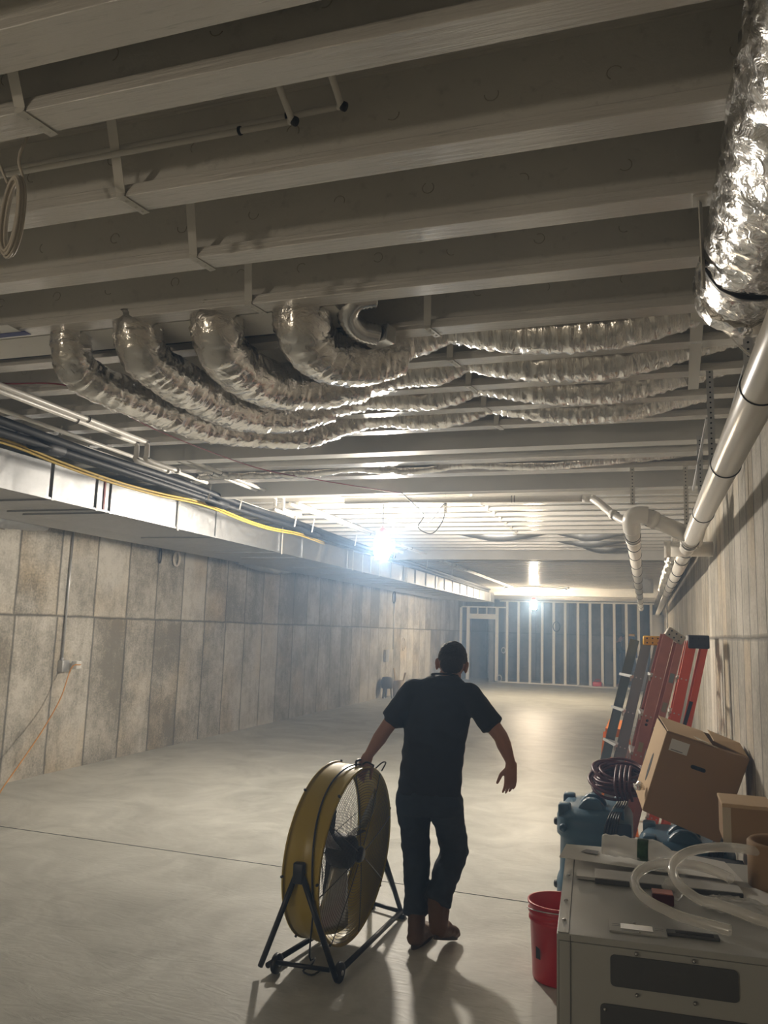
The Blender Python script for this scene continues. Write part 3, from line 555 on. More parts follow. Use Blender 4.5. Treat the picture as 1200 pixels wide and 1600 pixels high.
# ------------------------------------------------------------------ wall outlet, cord and coils on the left wall
t = thing('wall_outlet', 'grey metal outlet box with conduit down the left wall', 'outlet', (-6.35, 7.72, 1.12))
MB().rbox(-6.4, -6.33, 7.64, 7.76, 1.12, 1.25, .006).build('box', mt['steel'], t)
MB().tube([(-6.375, 7.68, 1.24), (-6.375, 7.68, 2.9)], .0115, 12).build('conduit', mt['steel'], t)
MB().lathe([(0, 0), (.018, 0), (.018, .035), (0, .035)], (-6.375, 7.68, 1.245), (0, 0, 1), 14).build('connector', mt['steel'], t)
MB().rbox(-6.33, -6.25, 7.78, 7.87, 1.15, 1.24, .01).build('plug_adapter', mt['white'], t)
solo(MB().tube(smooth([(-6.25, 7.85, 1.2), (-6.22, 7.66, 1.17), (-6.16, 7.45, .85), (-6.05, 7.09, .56), (-5.92, 6.69, .32), (-5.78, 6.31, .13), (-5.70, 6.13, .04), (-5.62, 5.9, .012), (-5.6, 5.3, .012)], 8), .0065, 8), 'extension_cord', mt['orange'], 'orange extension cord drooping from the wall outlet to the floor', 'cord')
solo(coil('', (-6.36, 9.86, 2.62), (1, 0, 0), .105, 9, .006, None, '', .7, .012), 'cable_coil', mt['cable'], 'cream cable coil hung high on the left wall under the duct', 'cable')
solo(coil('', (-6.36, 9.45, 2.62), (1, 0, 0), .10, 3, .005, None, '', .3, .008), 'cable_coil', mt['black'], 'narrow dark wire loop beside the cream coil on the left wall', 'cable')
solo(coil('', (-6.36, 20.3, 2.57), (1, 0, 0), .16, 4, .012, None, '', .85, .012), 'cable_coil', mt['insul'], 'dark cable ring high on the far left wall', 'cable')
solo(coil('', (-6.36, 21.4, 1.33), (1, 0, 0), .17, 4, .008, None, '', .9, .012), 'cable_coil', mt['cable'], 'pale cable ring at mid height on the far left wall', 'cable')
solo(MB().box(-6.4, -6.34, 19.7, 20.0, .9, 1.2).tube([(-6.37, 20.4, 1.2), (-6.37, 20.4, 2.7)], .014, 8), 'wall_conduit', mt['steel'], 'small panel with conduit on the far left wall', 'conduit')
# tools by left wall
t = thing('shop_vac', 'dusty grey drum machine on legs at the foot of the left wall', 'machine', (-6.25, 19.6, 0))
MB().lathe([(0, .25), (.14, .25), (.16, .42), (.12, .52), (0, .54)], (-6.22, 19.5, 0), (0, 0, 1), 20).build('drum', mt['dust'], t)
for a in range(3): MB().bar((-6.22+.13*cos(a*2.1), 19.5+.13*sin(a*2.1), 0), (-6.22+.1*cos(a*2.1), 19.5+.1*sin(a*2.1), .28), .03, .03).build('leg', mt['dust'], t)
t = thing('broom_bin', 'pale yellow bin with boards standing against the left wall', 'bin', (-6.1, 20.1, 0))
MB().lathe([(0, 0), (.13, 0), (.16, .42), (.15, .42), (.12, .02), (0, .02)], (-6.1, 20.1, 0), (0, 0, 1), 20).build('bin', mt['wood'], t)
MB().bar((-6.12, 20.1, .05), (-6.25, 20.15, .72), .04, .02).bar((-6.05, 20.1, .05), (-5.95, 20.2, .62), .06, .02).build('board', mt['wood'], t)

# ------------------------------------------------------------------ stud wall and far end
YS = 28.5
xs = [-6.37, -6.088, -5.045, -4.68, -4.273, -3.869, -3.446, -3.049, -2.656, -2.223, -1.815, -1.412, -1.011, -.615, -.222, .188]
for i, x in enumerate(xs):
    top = 2.60 if i < 3 else 2.83
    lab = {0: 'white stud at the left wall corner of the stud wall', 1: 'white stud left of the far doorway', 2: 'white stud right of the far doorway'}.get(i, (ORD[i-3] if i < 15 else 'last')+' white stud to the right of the far doorway frame')
    g = None if i < 3 else 'white studs of the far partition'
    w = .085 if i > 2 else .11
    solo(MB().box(x-w/2, x+w/2, YS, YS+.09, .04, top), 'wall_stud', mt['stud'], lab, 'stud', g)
solo(MB().box(-6.4, XR, YS, YS+.09, 0, .04) if False else MB().box(-4.99, .3, YS-.005, YS+.095, 0, .04), 'bottom_track', mt['stud'], 'white bottom plate of the far stud wall', 'plate')
solo(MB().box(-4.95, .3, YS-.005, YS+.095, 2.83, 2.88), 'top_track', mt['stud'], 'white top plate over the tall studs', 'plate')
solo(MB().box(-6.34, -4.7, YS-.005, YS+.095, 2.60, 2.65), 'top_track', mt['stud'], 'lower white top plate over the far doorway', 'plate')
t = MB().box(-6.05, -5.08, YS, YS+.09, 2.20, 2.38).build('door_1', mt['stud']); struct(t)
for x in (-5.75, -5.42): solo(MB().box(x-.02, x+.02, YS, YS+.09, 2.38, 2.60), 'cripple_stud', mt['stud'], ('left' if x < -5.5 else 'right')+' short white stud above the far doorway header', 'stud', 'cripple studs over the doorway')
solo(MB().box(-4.95, .3, 28.2, 28.35, 2.90, ZB), 'ceiling_plank', mt['stud'], 'white plank fixed under the joists over the far partition', 'plank')
# concrete return behind doorway
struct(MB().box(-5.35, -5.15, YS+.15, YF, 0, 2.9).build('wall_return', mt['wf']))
solo(MB().lathe([(0, 0), (.19, 0), (.19, 2.45), (0, 2.45)], (.40, 27.2, 0), (0, 0, 1), 32), 'round_column', mt['colm'], 'round grey painted column at the far right corner', 'column')
solo(MB().tube([(.5, 20.5, 1.2), (.5, 20.5, 2.75)], .018, 10), 'conduit', mt['white'], 'thin white vertical conduit on the right wall past the ladders', 'conduit')
t = thing('red_bucket', 'small red jerrycan at the foot of the far stud wall', 'can', (-1.57, 28.2, 0))
MB().rbox(-1.72, -1.42, 28.1, 28.3, 0, .2, .03).build('body', mt['red'], t); MB().tube(smooth([(-1.66, 28.2, .19), (-1.62, 28.2, .27), (-1.5, 28.2, .27), (-1.47, 28.2, .19)], 5), .012, 8).build('handle', mt['red'], t)
solo(MB().lathe([(0, 0), (.17, 0), (.2, .42), (.19, .42), (.16, .02), (0, .02)], (-.12, 27.8, .62), (0, 0, 1), 24), 'white_bucket', mt['white'], 'white bucket beside the ladders in front of the last studs', 'bucket')
solo(MB().rbox(-.4, .1, 27.55, 28.1, .0, .62, .02), 'crate', mt['dust'], 'grey crate carrying the white bucket by the last studs', 'crate')
solo(MB().tube(smooth([(-2.2, 28.25, .025), (-1.5, 28.05, .02), (-.9, 28.2, .03), (-.4, 27.95, .02), (.2, 28.1, .02)], 8), .03, 8, wob=.01), 'plastic_sheet', mt['white'], 'rolled white plastic sheet lying along the far plate', 'sheet')
for x, z, rr in ((-4.79, 1.12, .1), (-4.93, .14, .11), (-2.95, 2.0, .17)): solo(coil('', (x, 28.46, z), (0, 1, 0), rr, 3, .012, None, '', .7, .012), 'cable_coil', mt['white'] if x < -4 else mt['insul'], 'cable coil on the stud wall at x'.replace(' at x', {-4.79: ' beside the doorway, waist high', -4.93: ' beside the doorway, on the floor plate', -2.95: ', dark ring below the far lamp'}[x]), 'cable')

# ------------------------------------------------------------------ step ladders leaning on the right wall
def ladder(lb, base, top, y, width, L1, rail, capm, caps, rearoff=(.10, .0), yw=.0, capt=0, railw=.078, rear_bottom=None, sticker=None):
    """folded step ladder: wide front rails with treads, thinner rear rails, end cap; near edge at y"""
    b0, t0 = Vector((base, y, 0)), Vector((top, y, L1)); d = (t0-b0).normalized(); px = V(d.z, 0, -d.x)
    t = thing('step_ladder', lb, 'ladder', (base, y, 0))
    def at(s, off, yy): 
        k = width*(1-.22*s/(t0-b0).length)
        return b0+d*s+px*off+V(-yw*(yy)*k/width*1.0, yy*k+.0*s, 0)
    Ltot = (t0-b0).length
    def channel(off, yy, w, sgn, s0=0.0, s1=Ltot):
        mb = MB(); a, b = at(s0, off, yy), at(s1, off, yy)
        for (o_, w_, dy, h_) in ((0, w, 0, .004), (-w/2+.002, .004, sgn*.014, .03), (w/2-.002, .004, sgn*.014, .03)):
            q = px*o_+V(0, dy, 0)
            sd = px; A, B = a+q, b+q
            vs = [P_+sd*i*w_/2+V(0, j*h_/2, 0) for P_ in (A, B) for i in (-1, 1) for j in (-1, 1)]
            mb.add(vs, [(0, 1, 3, 2), (4, 6, 7, 5), (0, 4, 5, 1), (2, 3, 7, 6), (0, 2, 6, 4), (1, 5, 7, 3)])
        return mb
    for yy, sg in ((0, 1), (1, -1)):
        o = channel(0, yy, railw, sg).build('front_rail', rail, t); channel(rearoff[0], yy*1.0, railw*.62, sg, rearoff[1]).build('rear_rail', rail, t)
        for k in range(1, 6):
            s = Ltot*k/6.1
            for q in (-.018, .018): MB().cyl(at(s, q, yy)-V(0, sg*.004, 0), at(s, q, yy)-V(0, sg*.001, 0), .006, 8).build('rivet', mt['alust'], o) if yy == 0 else None
    for k in range(1, 6):
        s = Ltot*k/6.1; a, b = at(s, -railw*.2, 0), at(s, -railw*.2, 1)
        MB().bar(a+V(0, .01, 0), b-V(0, .01, 0), .085, .022, px.cross(V(0, 1, 0))).build('step', mt['alust'], t)
        MB().bar(a+V(-.045, -.004, -.03), a+V(-.045, -.004, .012), .028, .012).build('step_bracket', mt['alust'], t)
    for k in (1, 3): MB().bar(at(Ltot*k/5, rearoff[0], 0), at(Ltot*k/5, rearoff[0], 1), .02, .012).build('rear_brace', mt['alust'], t)
    cc = at(Ltot, rearoff[0]*.5, 0); R = Matrix.Rotation(capt, 3, 'Y'); cw, ch = caps
    mb = MB().rbox(-cw/2, cw/2, -.02, width*.80, -ch*.5, ch*.5, .012); mb.v = [R@v+cc+V(0, 0, ch*.1) for v in mb.v]
    c = mb.build('top_cap', capm, t)
    for i in (-1, 0, 1):
        for jz in (-1, 1):
            h = MB().cyl((0, 0, 0), (0, -.003, 0), .0065, 8); h.v = [R@(v+V(i*cw*.28, -.02, jz*ch*.24))+cc+V(0, 0, ch*.1) for v in h.v]; h.build('cap_hole', mt['dark'], c)
    for off, yy in ((0, 0), (rearoff[0], 0)): MB().bar(at(-.0, off, yy), at(.05, off, yy), railw*.9, .04, (0, 1, 0)).build('foot', mt['blk'], t)
    MB().bar(at(Ltot*.55, .02, .02), at(Ltot*.38, rearoff[0], .02), .022, .006, (0, 1, 0)).build('spreader', mt['alust'], t)
    return t, at, Ltot, d, px
t, at, L_, d, px = ladder('grey fiberglass step ladder with a yellow top cap, leftmost of the leaning ladders', -.385, .012, 6.9, .46, 1.70, mt['fgray'], mt['ycap'], (.15, .075), (.085, 0), .13)
t, at, L_, d, px = ladder('faded red step ladder with scuffed pale cap and old stickers, middle of the leaning ladders', -.285, .165, 6.35, .46, 1.745, mt['fpink'], mt['wcap'], (.14, .07), (.092, 0), .02, capt=.6)
for s, cc in ((1.50, 'fgray'), (1.28, 'rope'), (.95, 'wood')):
    q = at(s, .092 if s > 1 else .0, 0)+V(0, -.003, 0); MB().bar(q-d*.035, q+d*.035, .002, .032, px).build('sticker', mt[cc], t)
for s in (1.12, 1.15):
    for o_ in (.0, .085): MB().ring(at(s, o_, 0)-V(0, .003, 0), (0, 1, 0), .006, .004, 12, 6).build('bolt_hole', mt['dark'], t)
t, at, L_, d, px = ladder('bright orange-red step ladder with a black top cap, rightmost against the wall', -.02, .36, 7.05, .42, 1.70, mt['fora'], mt['bcap'], (.165, .11), (.105, 0), .0)
q = at(.93, .06, .02); MB().bar(q, q+d*.13, .045, .01, (0, 1, 0)).build('warning_label', mt['yst'], t)
q = at(.85, .06, .0); MB().bar(q, q+d*.42+px*.03, .028, .012, (0, 1, 0)).build('spreader_arm', mt['blk'], t)
# orange sawhorse behind grey ladder
t = thing('sawhorse', 'orange plastic folding sawhorse showing between the grey ladder rails', 'sawhorse', (-.28, 7.75, 0))
for x0, x1 in ((-.43, -.34), (-.12, -.20)):
    MB().bar((x0, 7.6, 0), (x1, 7.7, .86), .075, .03, (0, 1, 0)).build('leg', mt['obr'], t); MB().bar((x0, 8.2, 0), (x1, 8.1, .86), .075, .03, (0, 1, 0)).build('leg', mt['obr'], t)
MB().bar((-.27, 7.5, .88), (-.27, 8.3, .88), .16, .07).build('top_beam', mt['obr'], t)
MB().bar((-.40, 7.64, .4), (-.15, 7.64, .4), .03, .08).bar((-.37, 7.66, .62), (-.18, 7.66, .62), .03, .05).build('cross_brace', mt['obr'], t)

# ------------------------------------------------------------------ blue machines, cord, boxes
def blue_machine(lb, x, y, w, dpt, h, full=True):
    t = thing('air_scrubber', lb, 'machine', (x+w/2, y+dpt/2, 0), 'blue moulded machines')
    mb = MB()
    # rounded body: superellipse plan, stepped skirts
    def ringp(z, g):
        out = []
        for k in range(40):
            a = 2*pi*k/40; cx, sx = cos(a), sin(a); e = .55
            out.append(V(x+w/2+(w/2*g)*math.copysign(abs(cx)**e, cx), y+dpt/2+(dpt/2*g)*math.copysign(abs(sx)**e, sx), z))
        return out
    prof = [(0, .95), (.01, 1.0), (.09, 1.0), (.115, .93), (h*.62, .91), (h*.66, 1.0), (h*.84, 1.0), (h*.87, .97), (h*.95, .80), (h*.955, .6)]
    vs = [p for z, g in prof for p in ringp(z, g)]; n = 40
    mb.add(vs, [(i*n+k, i*n+(k+1) % n, (i+1)*n+(k+1) % n, (i+1)*n+k) for i in range(len(prof)-1) for k in range(n)]+[tuple(range(n))[::-1], tuple((len(prof)-1)*n+k for k in range(n))], True)
    mb.build('body', mt['blue'], t)
    for ax, ay in ((.10, .12), (.10, .72), (.80, .10), (.80, .74)):
        MB().rbox(x+w*ax-.03, x+w*ax+.05, y+dpt*ay, y+dpt*ay+.10, h*.84, h*.99, .014).build('stacking_lug', mt['blue'], t)
    for ay in (.14, .42): MB().prism([(x+w*(.28+.40*u_), y+dpt*ay, h*(.90+v_)) for u_, v_ in ((0, 0), (.10, .09), (.22, .14), (.34, .17), (.66, .17), (.78, .14), (.9, .09), (1, 0))], (0, dpt*.12, 0)).build('grip', mt['blue'], t, .016)
    for z, dx in ((h*.76, .12), (.05, .14)):
        MB().lathe([(0, .016), (.02, .012), (.026, 0), (.026, -.02)], (x+w*dx, y-.004, z), (0, -1, 0), 16).build('bumper', mt['blue'], t)
        MB().lathe([(0, .016), (.02, .012), (.026, 0), (.026, -.02)], (x-.004, y+dpt*.3, z), (-1, 0, 0), 16).build('side_knob', mt['blk'], t)
    MB().rbox(x+w*.66, x+w*.99, y-.008, y+.03, h*.30, h*.86, .008).build('control_panel', mt['blued'], t)
    for k in range(3): MB().lathe([(0, .006), (.008, .004), (.008, 0)], (x+w*(.70+.1*k), y-.008, h*(.74-.12*k)), (0, -1, 0), 10).build('knob', mt['screw'], t)
    c = MB()
    for k in range(5): c.tube(smooth([(x+w*(.64+.035*k), y-.012, h*.5), (x+w*(.66+.035*k), y-.02, h*.78), (x+w*(.72+.03*k), y+.03, h*.93), (x+w*(.80+.03*k), y+.22, h*1.0), (x+w*(.80+.03*k), y+.45, h*.98)], 6), .0085, 8)
    c.build('wrapped_cord', mt['blk'], t)
    return t
blue_machine('large blue moulded machine with lugs and wrapped black cord, behind the red bucket', -.60, 5.62, .50, .62, .60)
blue_machine('blue moulded machine mostly hidden under the tilted cardboard box', -.06, 5.15, .55, .62, .555)
cb = coil('', (-.19, 5.95, .74), (0, -.35, 1), .165, 22, .0105, None, '', .9, .05, tiltv=.05)
cb.tube(smooth([(-.05, 5.8, .74), (.02, 5.75, .8), (.04, 5.8, .7), (-.02, 5.85, .66)], 6), .010, 8)
for k in range(4): cb.tube(smooth([(-.19+.03*k, 5.76, .64), (-.21+.03*k, 5.74, .74), (-.20+.03*k, 5.9, .84), (-.19+.03*k, 6.08, .76)], 6), .010, 8)
solo(cb, 'extension_cord', mt['mar'], 'big coil of maroon extension cord on top of the blue machine', 'cord')

def tilted(pts3, dy):
    return [Vector(p) for p in pts3]
# large box, tilted clockwise
t = thing('cardboard_box', 'large brown cardboard box tipped to one side against the right wall', 'box', (.25, 5.2, .6))
A, B, C, D = V(-.028, 4.98, .745), V(.112, 4.98, 1.188), V(.535, 4.98, 1.070), V(.368, 4.98, .612)
A2, B2, C2, D2 = [p+V(-.045 if i < 2 else .0, .48, .03) for i, p in enumerate((A, B, C, D))]
def wallp(name, a, b, c, d_, mat, th=.005, parent=t):
    n = (b-a).cross(d_-a).normalized()*th; return MB().prism([a, b, c, d_], n).build(name, mat, parent)
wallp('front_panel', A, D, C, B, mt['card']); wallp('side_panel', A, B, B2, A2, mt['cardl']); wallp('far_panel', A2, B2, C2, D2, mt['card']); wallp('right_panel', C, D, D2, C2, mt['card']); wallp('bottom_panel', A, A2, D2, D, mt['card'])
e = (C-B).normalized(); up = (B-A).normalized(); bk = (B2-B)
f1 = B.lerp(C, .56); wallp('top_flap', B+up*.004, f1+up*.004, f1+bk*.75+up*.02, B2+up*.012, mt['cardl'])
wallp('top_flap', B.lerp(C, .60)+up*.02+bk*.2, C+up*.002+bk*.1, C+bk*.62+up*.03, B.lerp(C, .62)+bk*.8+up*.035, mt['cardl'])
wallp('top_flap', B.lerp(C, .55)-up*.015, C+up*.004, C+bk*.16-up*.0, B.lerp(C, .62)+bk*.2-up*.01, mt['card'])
MB().bar(B.lerp(C, .40)+up*.010+bk*.45, B.lerp(C, .47)+up*.012-bk*.01, .075, .002, up).bar(B.lerp(C, .45)+up*.008, B.lerp(C, .62)+up*.006, .03, .003, up).build('packing_tape', mt['tapec'], t)
q = A.lerp(D, .50)+up*.335+V(0, -.0055, 0)
MB().bar(q-e*.03, q+e*.03, .002, .022, up).cyl(q-e*.03-V(0, .001, 0), q-e*.03+V(0, .001, 0), .011, 14).cyl(q+e*.03-V(0, .001, 0), q+e*.03+V(0, .001, 0), .011, 14).build('hand_hole', mt['dark'], t)
q = A.lerp(A2, .42)+up*.21+V(-.006, 0, 0); hh = MB()
hh.prism([q+up*(.085*cos(a))+(A2-A).normalized()*(.035*sin(a)) for a in [2*pi*k/20 for k in range(20)]], (-.001, 0, .0003)); hh.build('hand_hole', mt['dark'], t)
q = A+up*.405+e*.082+V(0, -.006, 0)
lbp = MB().prism([q-e*.05-up*.034, q+e*.05-up*.034, q+e*.05+up*.034, q-e*.05+up*.034], (0, -.001, 0)).build('shipping_label', mt['paper'], t)
MB().prism([q-e*.04-up*.028-V(0, .002, 0), q+e*.025-up*.028-V(0, .002, 0), q+e*.025-up*.023-V(0, .002, 0), q-e*.04-up*.023-V(0, .002, 0)], (0, -.0005, 0)).build('label_print', mt['print'], lbp)
mb = MB().ell((-.05, 5.06, .86), .028, .03, .024); mb.v = [v+V(*[noise.noise(v*60+V(k, 0, 0))*.012 for k in range(3)]) for v in mb.v]
mb.build('crumpled_wrapping', mt['foil'], t)
t = thing('crowd_box', '', 'box', (.4, 4.0, 0)); t.name = 'cardboard_box'
t['label'] = 'tall brown cardboard box standing under the small box by the right wall'
MB().box(.29, .52, 3.86, 4.2, 0, .865).build('body', mt['card'], t, .003)
t = thing('cardboard_box', 'small brown cardboard box on top of the stack at the right edge', 'box', (.38, 3.95, .866))
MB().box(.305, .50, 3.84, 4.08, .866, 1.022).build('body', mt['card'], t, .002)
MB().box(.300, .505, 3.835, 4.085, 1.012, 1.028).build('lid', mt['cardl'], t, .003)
MB().box(.302, .335, 3.8385, 3.84, .866, 1.015).build('tape_strip', mt['tapec'], t)
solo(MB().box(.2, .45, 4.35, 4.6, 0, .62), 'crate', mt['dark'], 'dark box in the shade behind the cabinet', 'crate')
solo(MB().lathe([(.09, 0), (.115, 0), (.115, .14), (.108, .148), (.09, .14), (.09, 0)], (.435, 3.12, .902), (0, 0, 1), 40), 'cardboard_tube', mt['card'], 'thick brown cardboard ring standing on the cabinet at the right edge', 'tube')

# ------------------------------------------------------------------ grey cabinet
CA = radians(3.6); CU, CV = V(cos(CA), sin(CA), 0), V(-sin(CA), cos(CA), 0); CO = V(-.242, 2.403, 0)
def cw(u, v, z): return CO+CU*u+CV*v+V(0, 0, z)
t = thing('equipment_cabinet', 'grey metal equipment cabinet at the bottom right with clutter on top', 'cabinet', cw(.37, .46, 0))
def cbox(u0, u1, v0, v1, z0, z1, mb=None):
    mb = mb or MB(); b = MB().box(u0, u1, v0, v1, z0, z1); return mb.add([cw(*v) for v in b.v], b.f)
cbox(0, .745, 0, .925, .02, .88).build('body', mt['cab'], t, .003)
cbox(-.002, .747, -.003, .93, .882, .9).build('top_panel', mt['cab'], t, .002)
cbox(-.006, .0, .0, .92, .03, .897).build('side_panel', mt['cab'], t, .001)
cbox(-.0035, .026, .004, .926, .9, .9015).build('edge_flange', mt['cab'], t, .0005)
cbox(.0265, .0285, .004, .926, .9, .9008).build('seam', mt['cabd'], t)
cbox(.030, .032, -.0036, -.003, .03, .897).build('front_seam', mt['cabd'], t)
def rrect(u0, u1, z0, z1, r=.012, y=-.0045):
    P = []
    for cx, cz, a0 in ((u1-r, z1-r, 0), (u0+r, z1-r, 90), (u0+r, z0+r, 180), (u1-r, z0+r, 270)):
        for k in range(6): a = radians(a0+k*18); P.append(cw(cx+r*cos(a), y, cz+r*sin(a)))
    return MB().prism(P, CV*.0035)
rrect(.137, .461, .782, .862).build('inlet_panel', mt['cabd'], t)
rrect(.110, .70, .40, .735).build('lower_panel', mt['cabd'], t)
for u, z in ((.205, .872), (.352, .872), (.205, .768), (.352, .768), (.122, .722)):
    MB().lathe([(0, .0055), (.003, .005), (.0055, .001), (.0055, 0)], cw(u, -.006, z), -CV, 12).build('screw', mt['screw'], t)
for v in (.1, .28, .55, .8): MB().lathe([(0, .0045), (.004, .004), (.0065, .001), (.0065, 0)], cw(.012, v, .9015), (0, 0, 1), 12).build('screw', mt['screw'], t)
cbox(.137, .292, .055, .145, .9, .9045).build('name_plate', mt['cab'], t, .001)
cbox(.168, .255, .078, .120, .9045, .906).build('window', mt['alu'], t)
for u, v in ((.208, .136), (.216, .062)): MB().lathe([(0, .004), (.005, .002), (.005, 0)], cw(u, v, .9035), (0, 0, 1), 10).build('screw', mt['screw'], t)
for u0 in (.145, .262): cbox(u0, u0+.022, .096, .099, .9045, .9048, cbox(u0, u0+.022, .110, .113, .9045, .9048)).build('slot', mt['cabd'], t)
cbox(.293, .43, .078, .112, .901, .909).build('pull_handle', mt['cabd'], t, .002); cbox(.315, .415, .082, .100, .909, .910).build('pull_slot', mt['dark'], t)
# things on the cabinet
mb = MB(); b = MB().box(.04, .33, .52, .60, .9025, .912); mb.add([cw(*v) for v in b.v], b.f)
solo(mb, 'metal_bracket', mt['lgrey'], 'flat grey metal bracket under the papers on the cabinet', 'bracket')
t = thing('vent_cover', 'grey flat plate with dark edge lying across the middle of the cabinet top', 'plate', cw(.3, .56, .902))
cbox(.10, .56, .50, .61, .9022, .918).build('plate', mt['lgrey'], t, .001); cbox(.10, .56, .494, .50, .9022, .916).build('dark_edge', mt['cabd'], t)
mb = MB(); poly = [(-.025, .70), (.34, .64), (.38, .86), (.28, .90), (-.005, .88)]
mb.prism([cw(u, v, .919+.001*i) for i, (u, v) in enumerate(poly)], (0, 0, .0015))
o = solo(mb, 'manual_sheet', mt['paper'], 'white printed sheets spread under the bottle on the cabinet', 'paper')
mb = MB().prism([cw(.05, .78, .9265), cw(.11, .76, .9265), cw(.115, .81, .927), cw(.07, .82, .927)], (0, 0, .0006)); mb.build('printed_drawing', mt['print'], o)
solo(MB().prism([cw(.33, .63, .925), cw(.58, .60, .925), cw(.55, .80, .934), cw(.36, .86, .94)], (0, 0, .0012)), 'paper_sheet', mt['paper'], 'loose white sheet right of the bottle on the cabinet', 'paper')
solo(MB().prism([cw(.17, .86, .93), cw(.33, .85, .93), cw(.35, .91, .955), cw(.19, .92, .955)], (0, 0, .0015)), 'paper_sheet', mt['lgrey'], 'grey paper flap standing behind the bottle', 'paper')
# bottle
t = thing('plastic_bottle', 'crumpled clear plastic bottle with green label lying on the cabinet', 'bottle', cw(.3, .75, .93))
bo = cw(.125, .735, .972); ax = (cw(.42, .70, .965)-cw(.125, .735, .972)).normalized()
prof = [(0, 0), (.03, .002), (.037, .012), (.036, .03), (.038, .05), (.034, .065), (.038, .08), (.033, .10), (.037, .118), (.036, .16), (.038, .175), (.034, .20), (.018, .232), (.0125, .24), (.0125, .262), (0, .262)]
mb = MB().lathe(prof, bo, ax, 32); mb.v = [v+V(0, 0, 1)*noise.noise(v*40)*.006 for v in mb.v]; mb.build('body', mt['pet'], t)
MB().lathe([(.0375, .125), (.0378, .126), (.0375, .162), (.037, .162)], bo, ax, 32).build('label_band', mt['green'], t)
# clear hose loops
def hoop(cu, cv, R, z0, a0, a1, tail, lift=0, sq=.8):
    p = [cw(cu+R*cos(a), cv+R*sq*sin(a), z0+lift*(1+sin(a))/2) for a in [a0+(a1-a0)*k/20 for k in range(21)]]
    return smooth(p+[cw(*q) for q in tail], 3)
solo(MB().tube(hoop(.385, .37, .165, .925, .6, pi*1.32, [(.34, .16, .928), (.46, .10, .926)], .05, 1.15), .0155, 18, cap=False), 'clear_hose', mt['hose'], 'thick clear vinyl hose curling on the cabinet, its cut end near the front', 'hose')
solo(MB().tube(hoop(.56, .42, .22, .935, pi*.15, pi*1.25, [(.46, .235, .95), (.58, .17, .935), (.74, .13, .93)], .09, .95), .0155, 18, cap=False), 'clear_hose', mt['hose'], 'second clear vinyl hose looping higher toward the right edge', 'hose')
t = thing('parts_packet', 'small dark red packet inside the hose loop on the cabinet', 'packet', cw(.31, .37, .902))
cbox(.27, .335, .33, .38, .902, .935).build('packet', mt['mar'], t, .003); cbox(.272, .332, .332, .378, .935, .938).build('pale_label', mt['fpink'], t)
def bag(c, rx, ry, rz, lb, seed):
    mb = MB().ell(cw(*c), rx, ry, rz, n=36, m=20); mb.v = [v+V(noise.noise(v*30+V(seed, 0, 0)), noise.noise(v*30+V(0, seed, 0)), noise.noise(v*45))*.016 for v in mb.v]
    mb.v = [V(v.x, v.y, max(v.z, .9022)) for v in mb.v]
    solo(mb, 'plastic_bag', mt['bag'], lb, 'bag')
bag((.52, .36, .915), .11, .06, .02, 'crinkled clear plastic bag under the right hose loop', 3); bag((.345, .42, .93), .035, .035, .03, 'small clear bag inside the left hose loop', 5)
solo(MB().prism([cw(.46, .46, .9035), cw(.64, .44, .9035), (cw(.66, .62, .9035)), cw(.50, .62, .9035)], (0, 0, .001)), 'paper_sheet', mt['paper'], 'white sheet seen through the right hose loop', 'paper')

# ------------------------------------------------------------------ red bucket
t = thing('bucket', 'bright red plastic bucket standing open beside the grey cabinet', 'bucket', (-.46, 4.40, 0))
bx, by = -.445, 4.40
MB().lathe([(0, 0), (.122, 0), (.130, .01), (.143, .28), (.150, .283), (.150, .295), (.144, .298), (.146, .318), (.153, .32), (.153, .332), (.147, .335), (.149, .36), (.156, .362), (.156, .372), (.146, .372), (.136, .28), (.124, .012), (0, .008)], (bx, by, 0), (0, 0, 1), 56).build('pail', mt['red'], t)
MB().tube([(bx+.158*cos(a), by+.158*sin(a)*1, .325-.03*sin(a)) for a in [pi+pi*k/20 for k in range(21)]], .003, 8).build('bail_handle', mt['steel'], t)
MB().prism([(bx-.10, by-.105, .12), (bx-.075, by-.124, .12), (bx-.08, by-.126, .17), (bx-.1, by-.113, .18)], (0, -.0015, 0)).build('scuff_mark', mt['blk'], t)

# ------------------------------------------------------------------ drum fan
ft, fw = .059, -.084
FN = V(cos(fw)*cos(ft), sin(fw)*cos(ft), -sin(ft)); FE = V(-sin(fw), cos(fw), 0); FU = FN.cross(FE)*-1
if FU.z < 0: FU = -FU
FC = V(-1.513, 4.298, .505); FR, FW = .452, .20
def fp(n_, e_, u_): return FC+FN*n_+FE*e_+FU*u_
t = thing('drum_fan', 'large yellow drum fan on a black wheeled stand, pulled along by the man', 'fan', (-1.6, 4.35, 0))
B0 = FC-FN*FW
MB().lathe([(FR-.012, .006), (FR+.006, .006), (FR+.008, 0), (FR, -.008), (FR-.006, .02), (FR-.006, .085), (FR-.003, .10), (FR-.006, .115), (FR-.006, FW-.02), (FR, FW+.008), (FR+.008, FW), (FR+.006, FW-.006), (FR+.001, FW-.024), (FR+.001, .115), (FR+.004, .10), (FR+.001, .085), (FR+.001, .02)], B0, FN, 96).build('drum', mt['drum'], t)
def guard(n_, bulge):
    mb = MB()
    for k in range(27):
        R = .06+k*(FR-.075)/26; mb.ring(fp(n_+bulge*(1-(R/FR)**2), 0, 0), FN, R, .0013, 64, 4)
    for k in range(8):
        a = 2*pi*k/8+.25; pts = []
        for q in range(9):
            R = .05+(FR-.05)*q/8; pts.append(fp(n_+bulge*(1-(R/FR)**2)+.002, R*cos(a), R*sin(a)))
        mb.tube(pts, .0028, 6)
    return mb
guard(.0, .022).build('front_guard', mt['grill'], t); guard(-FW, -.022).build('back_guard', mt['grill'], t)
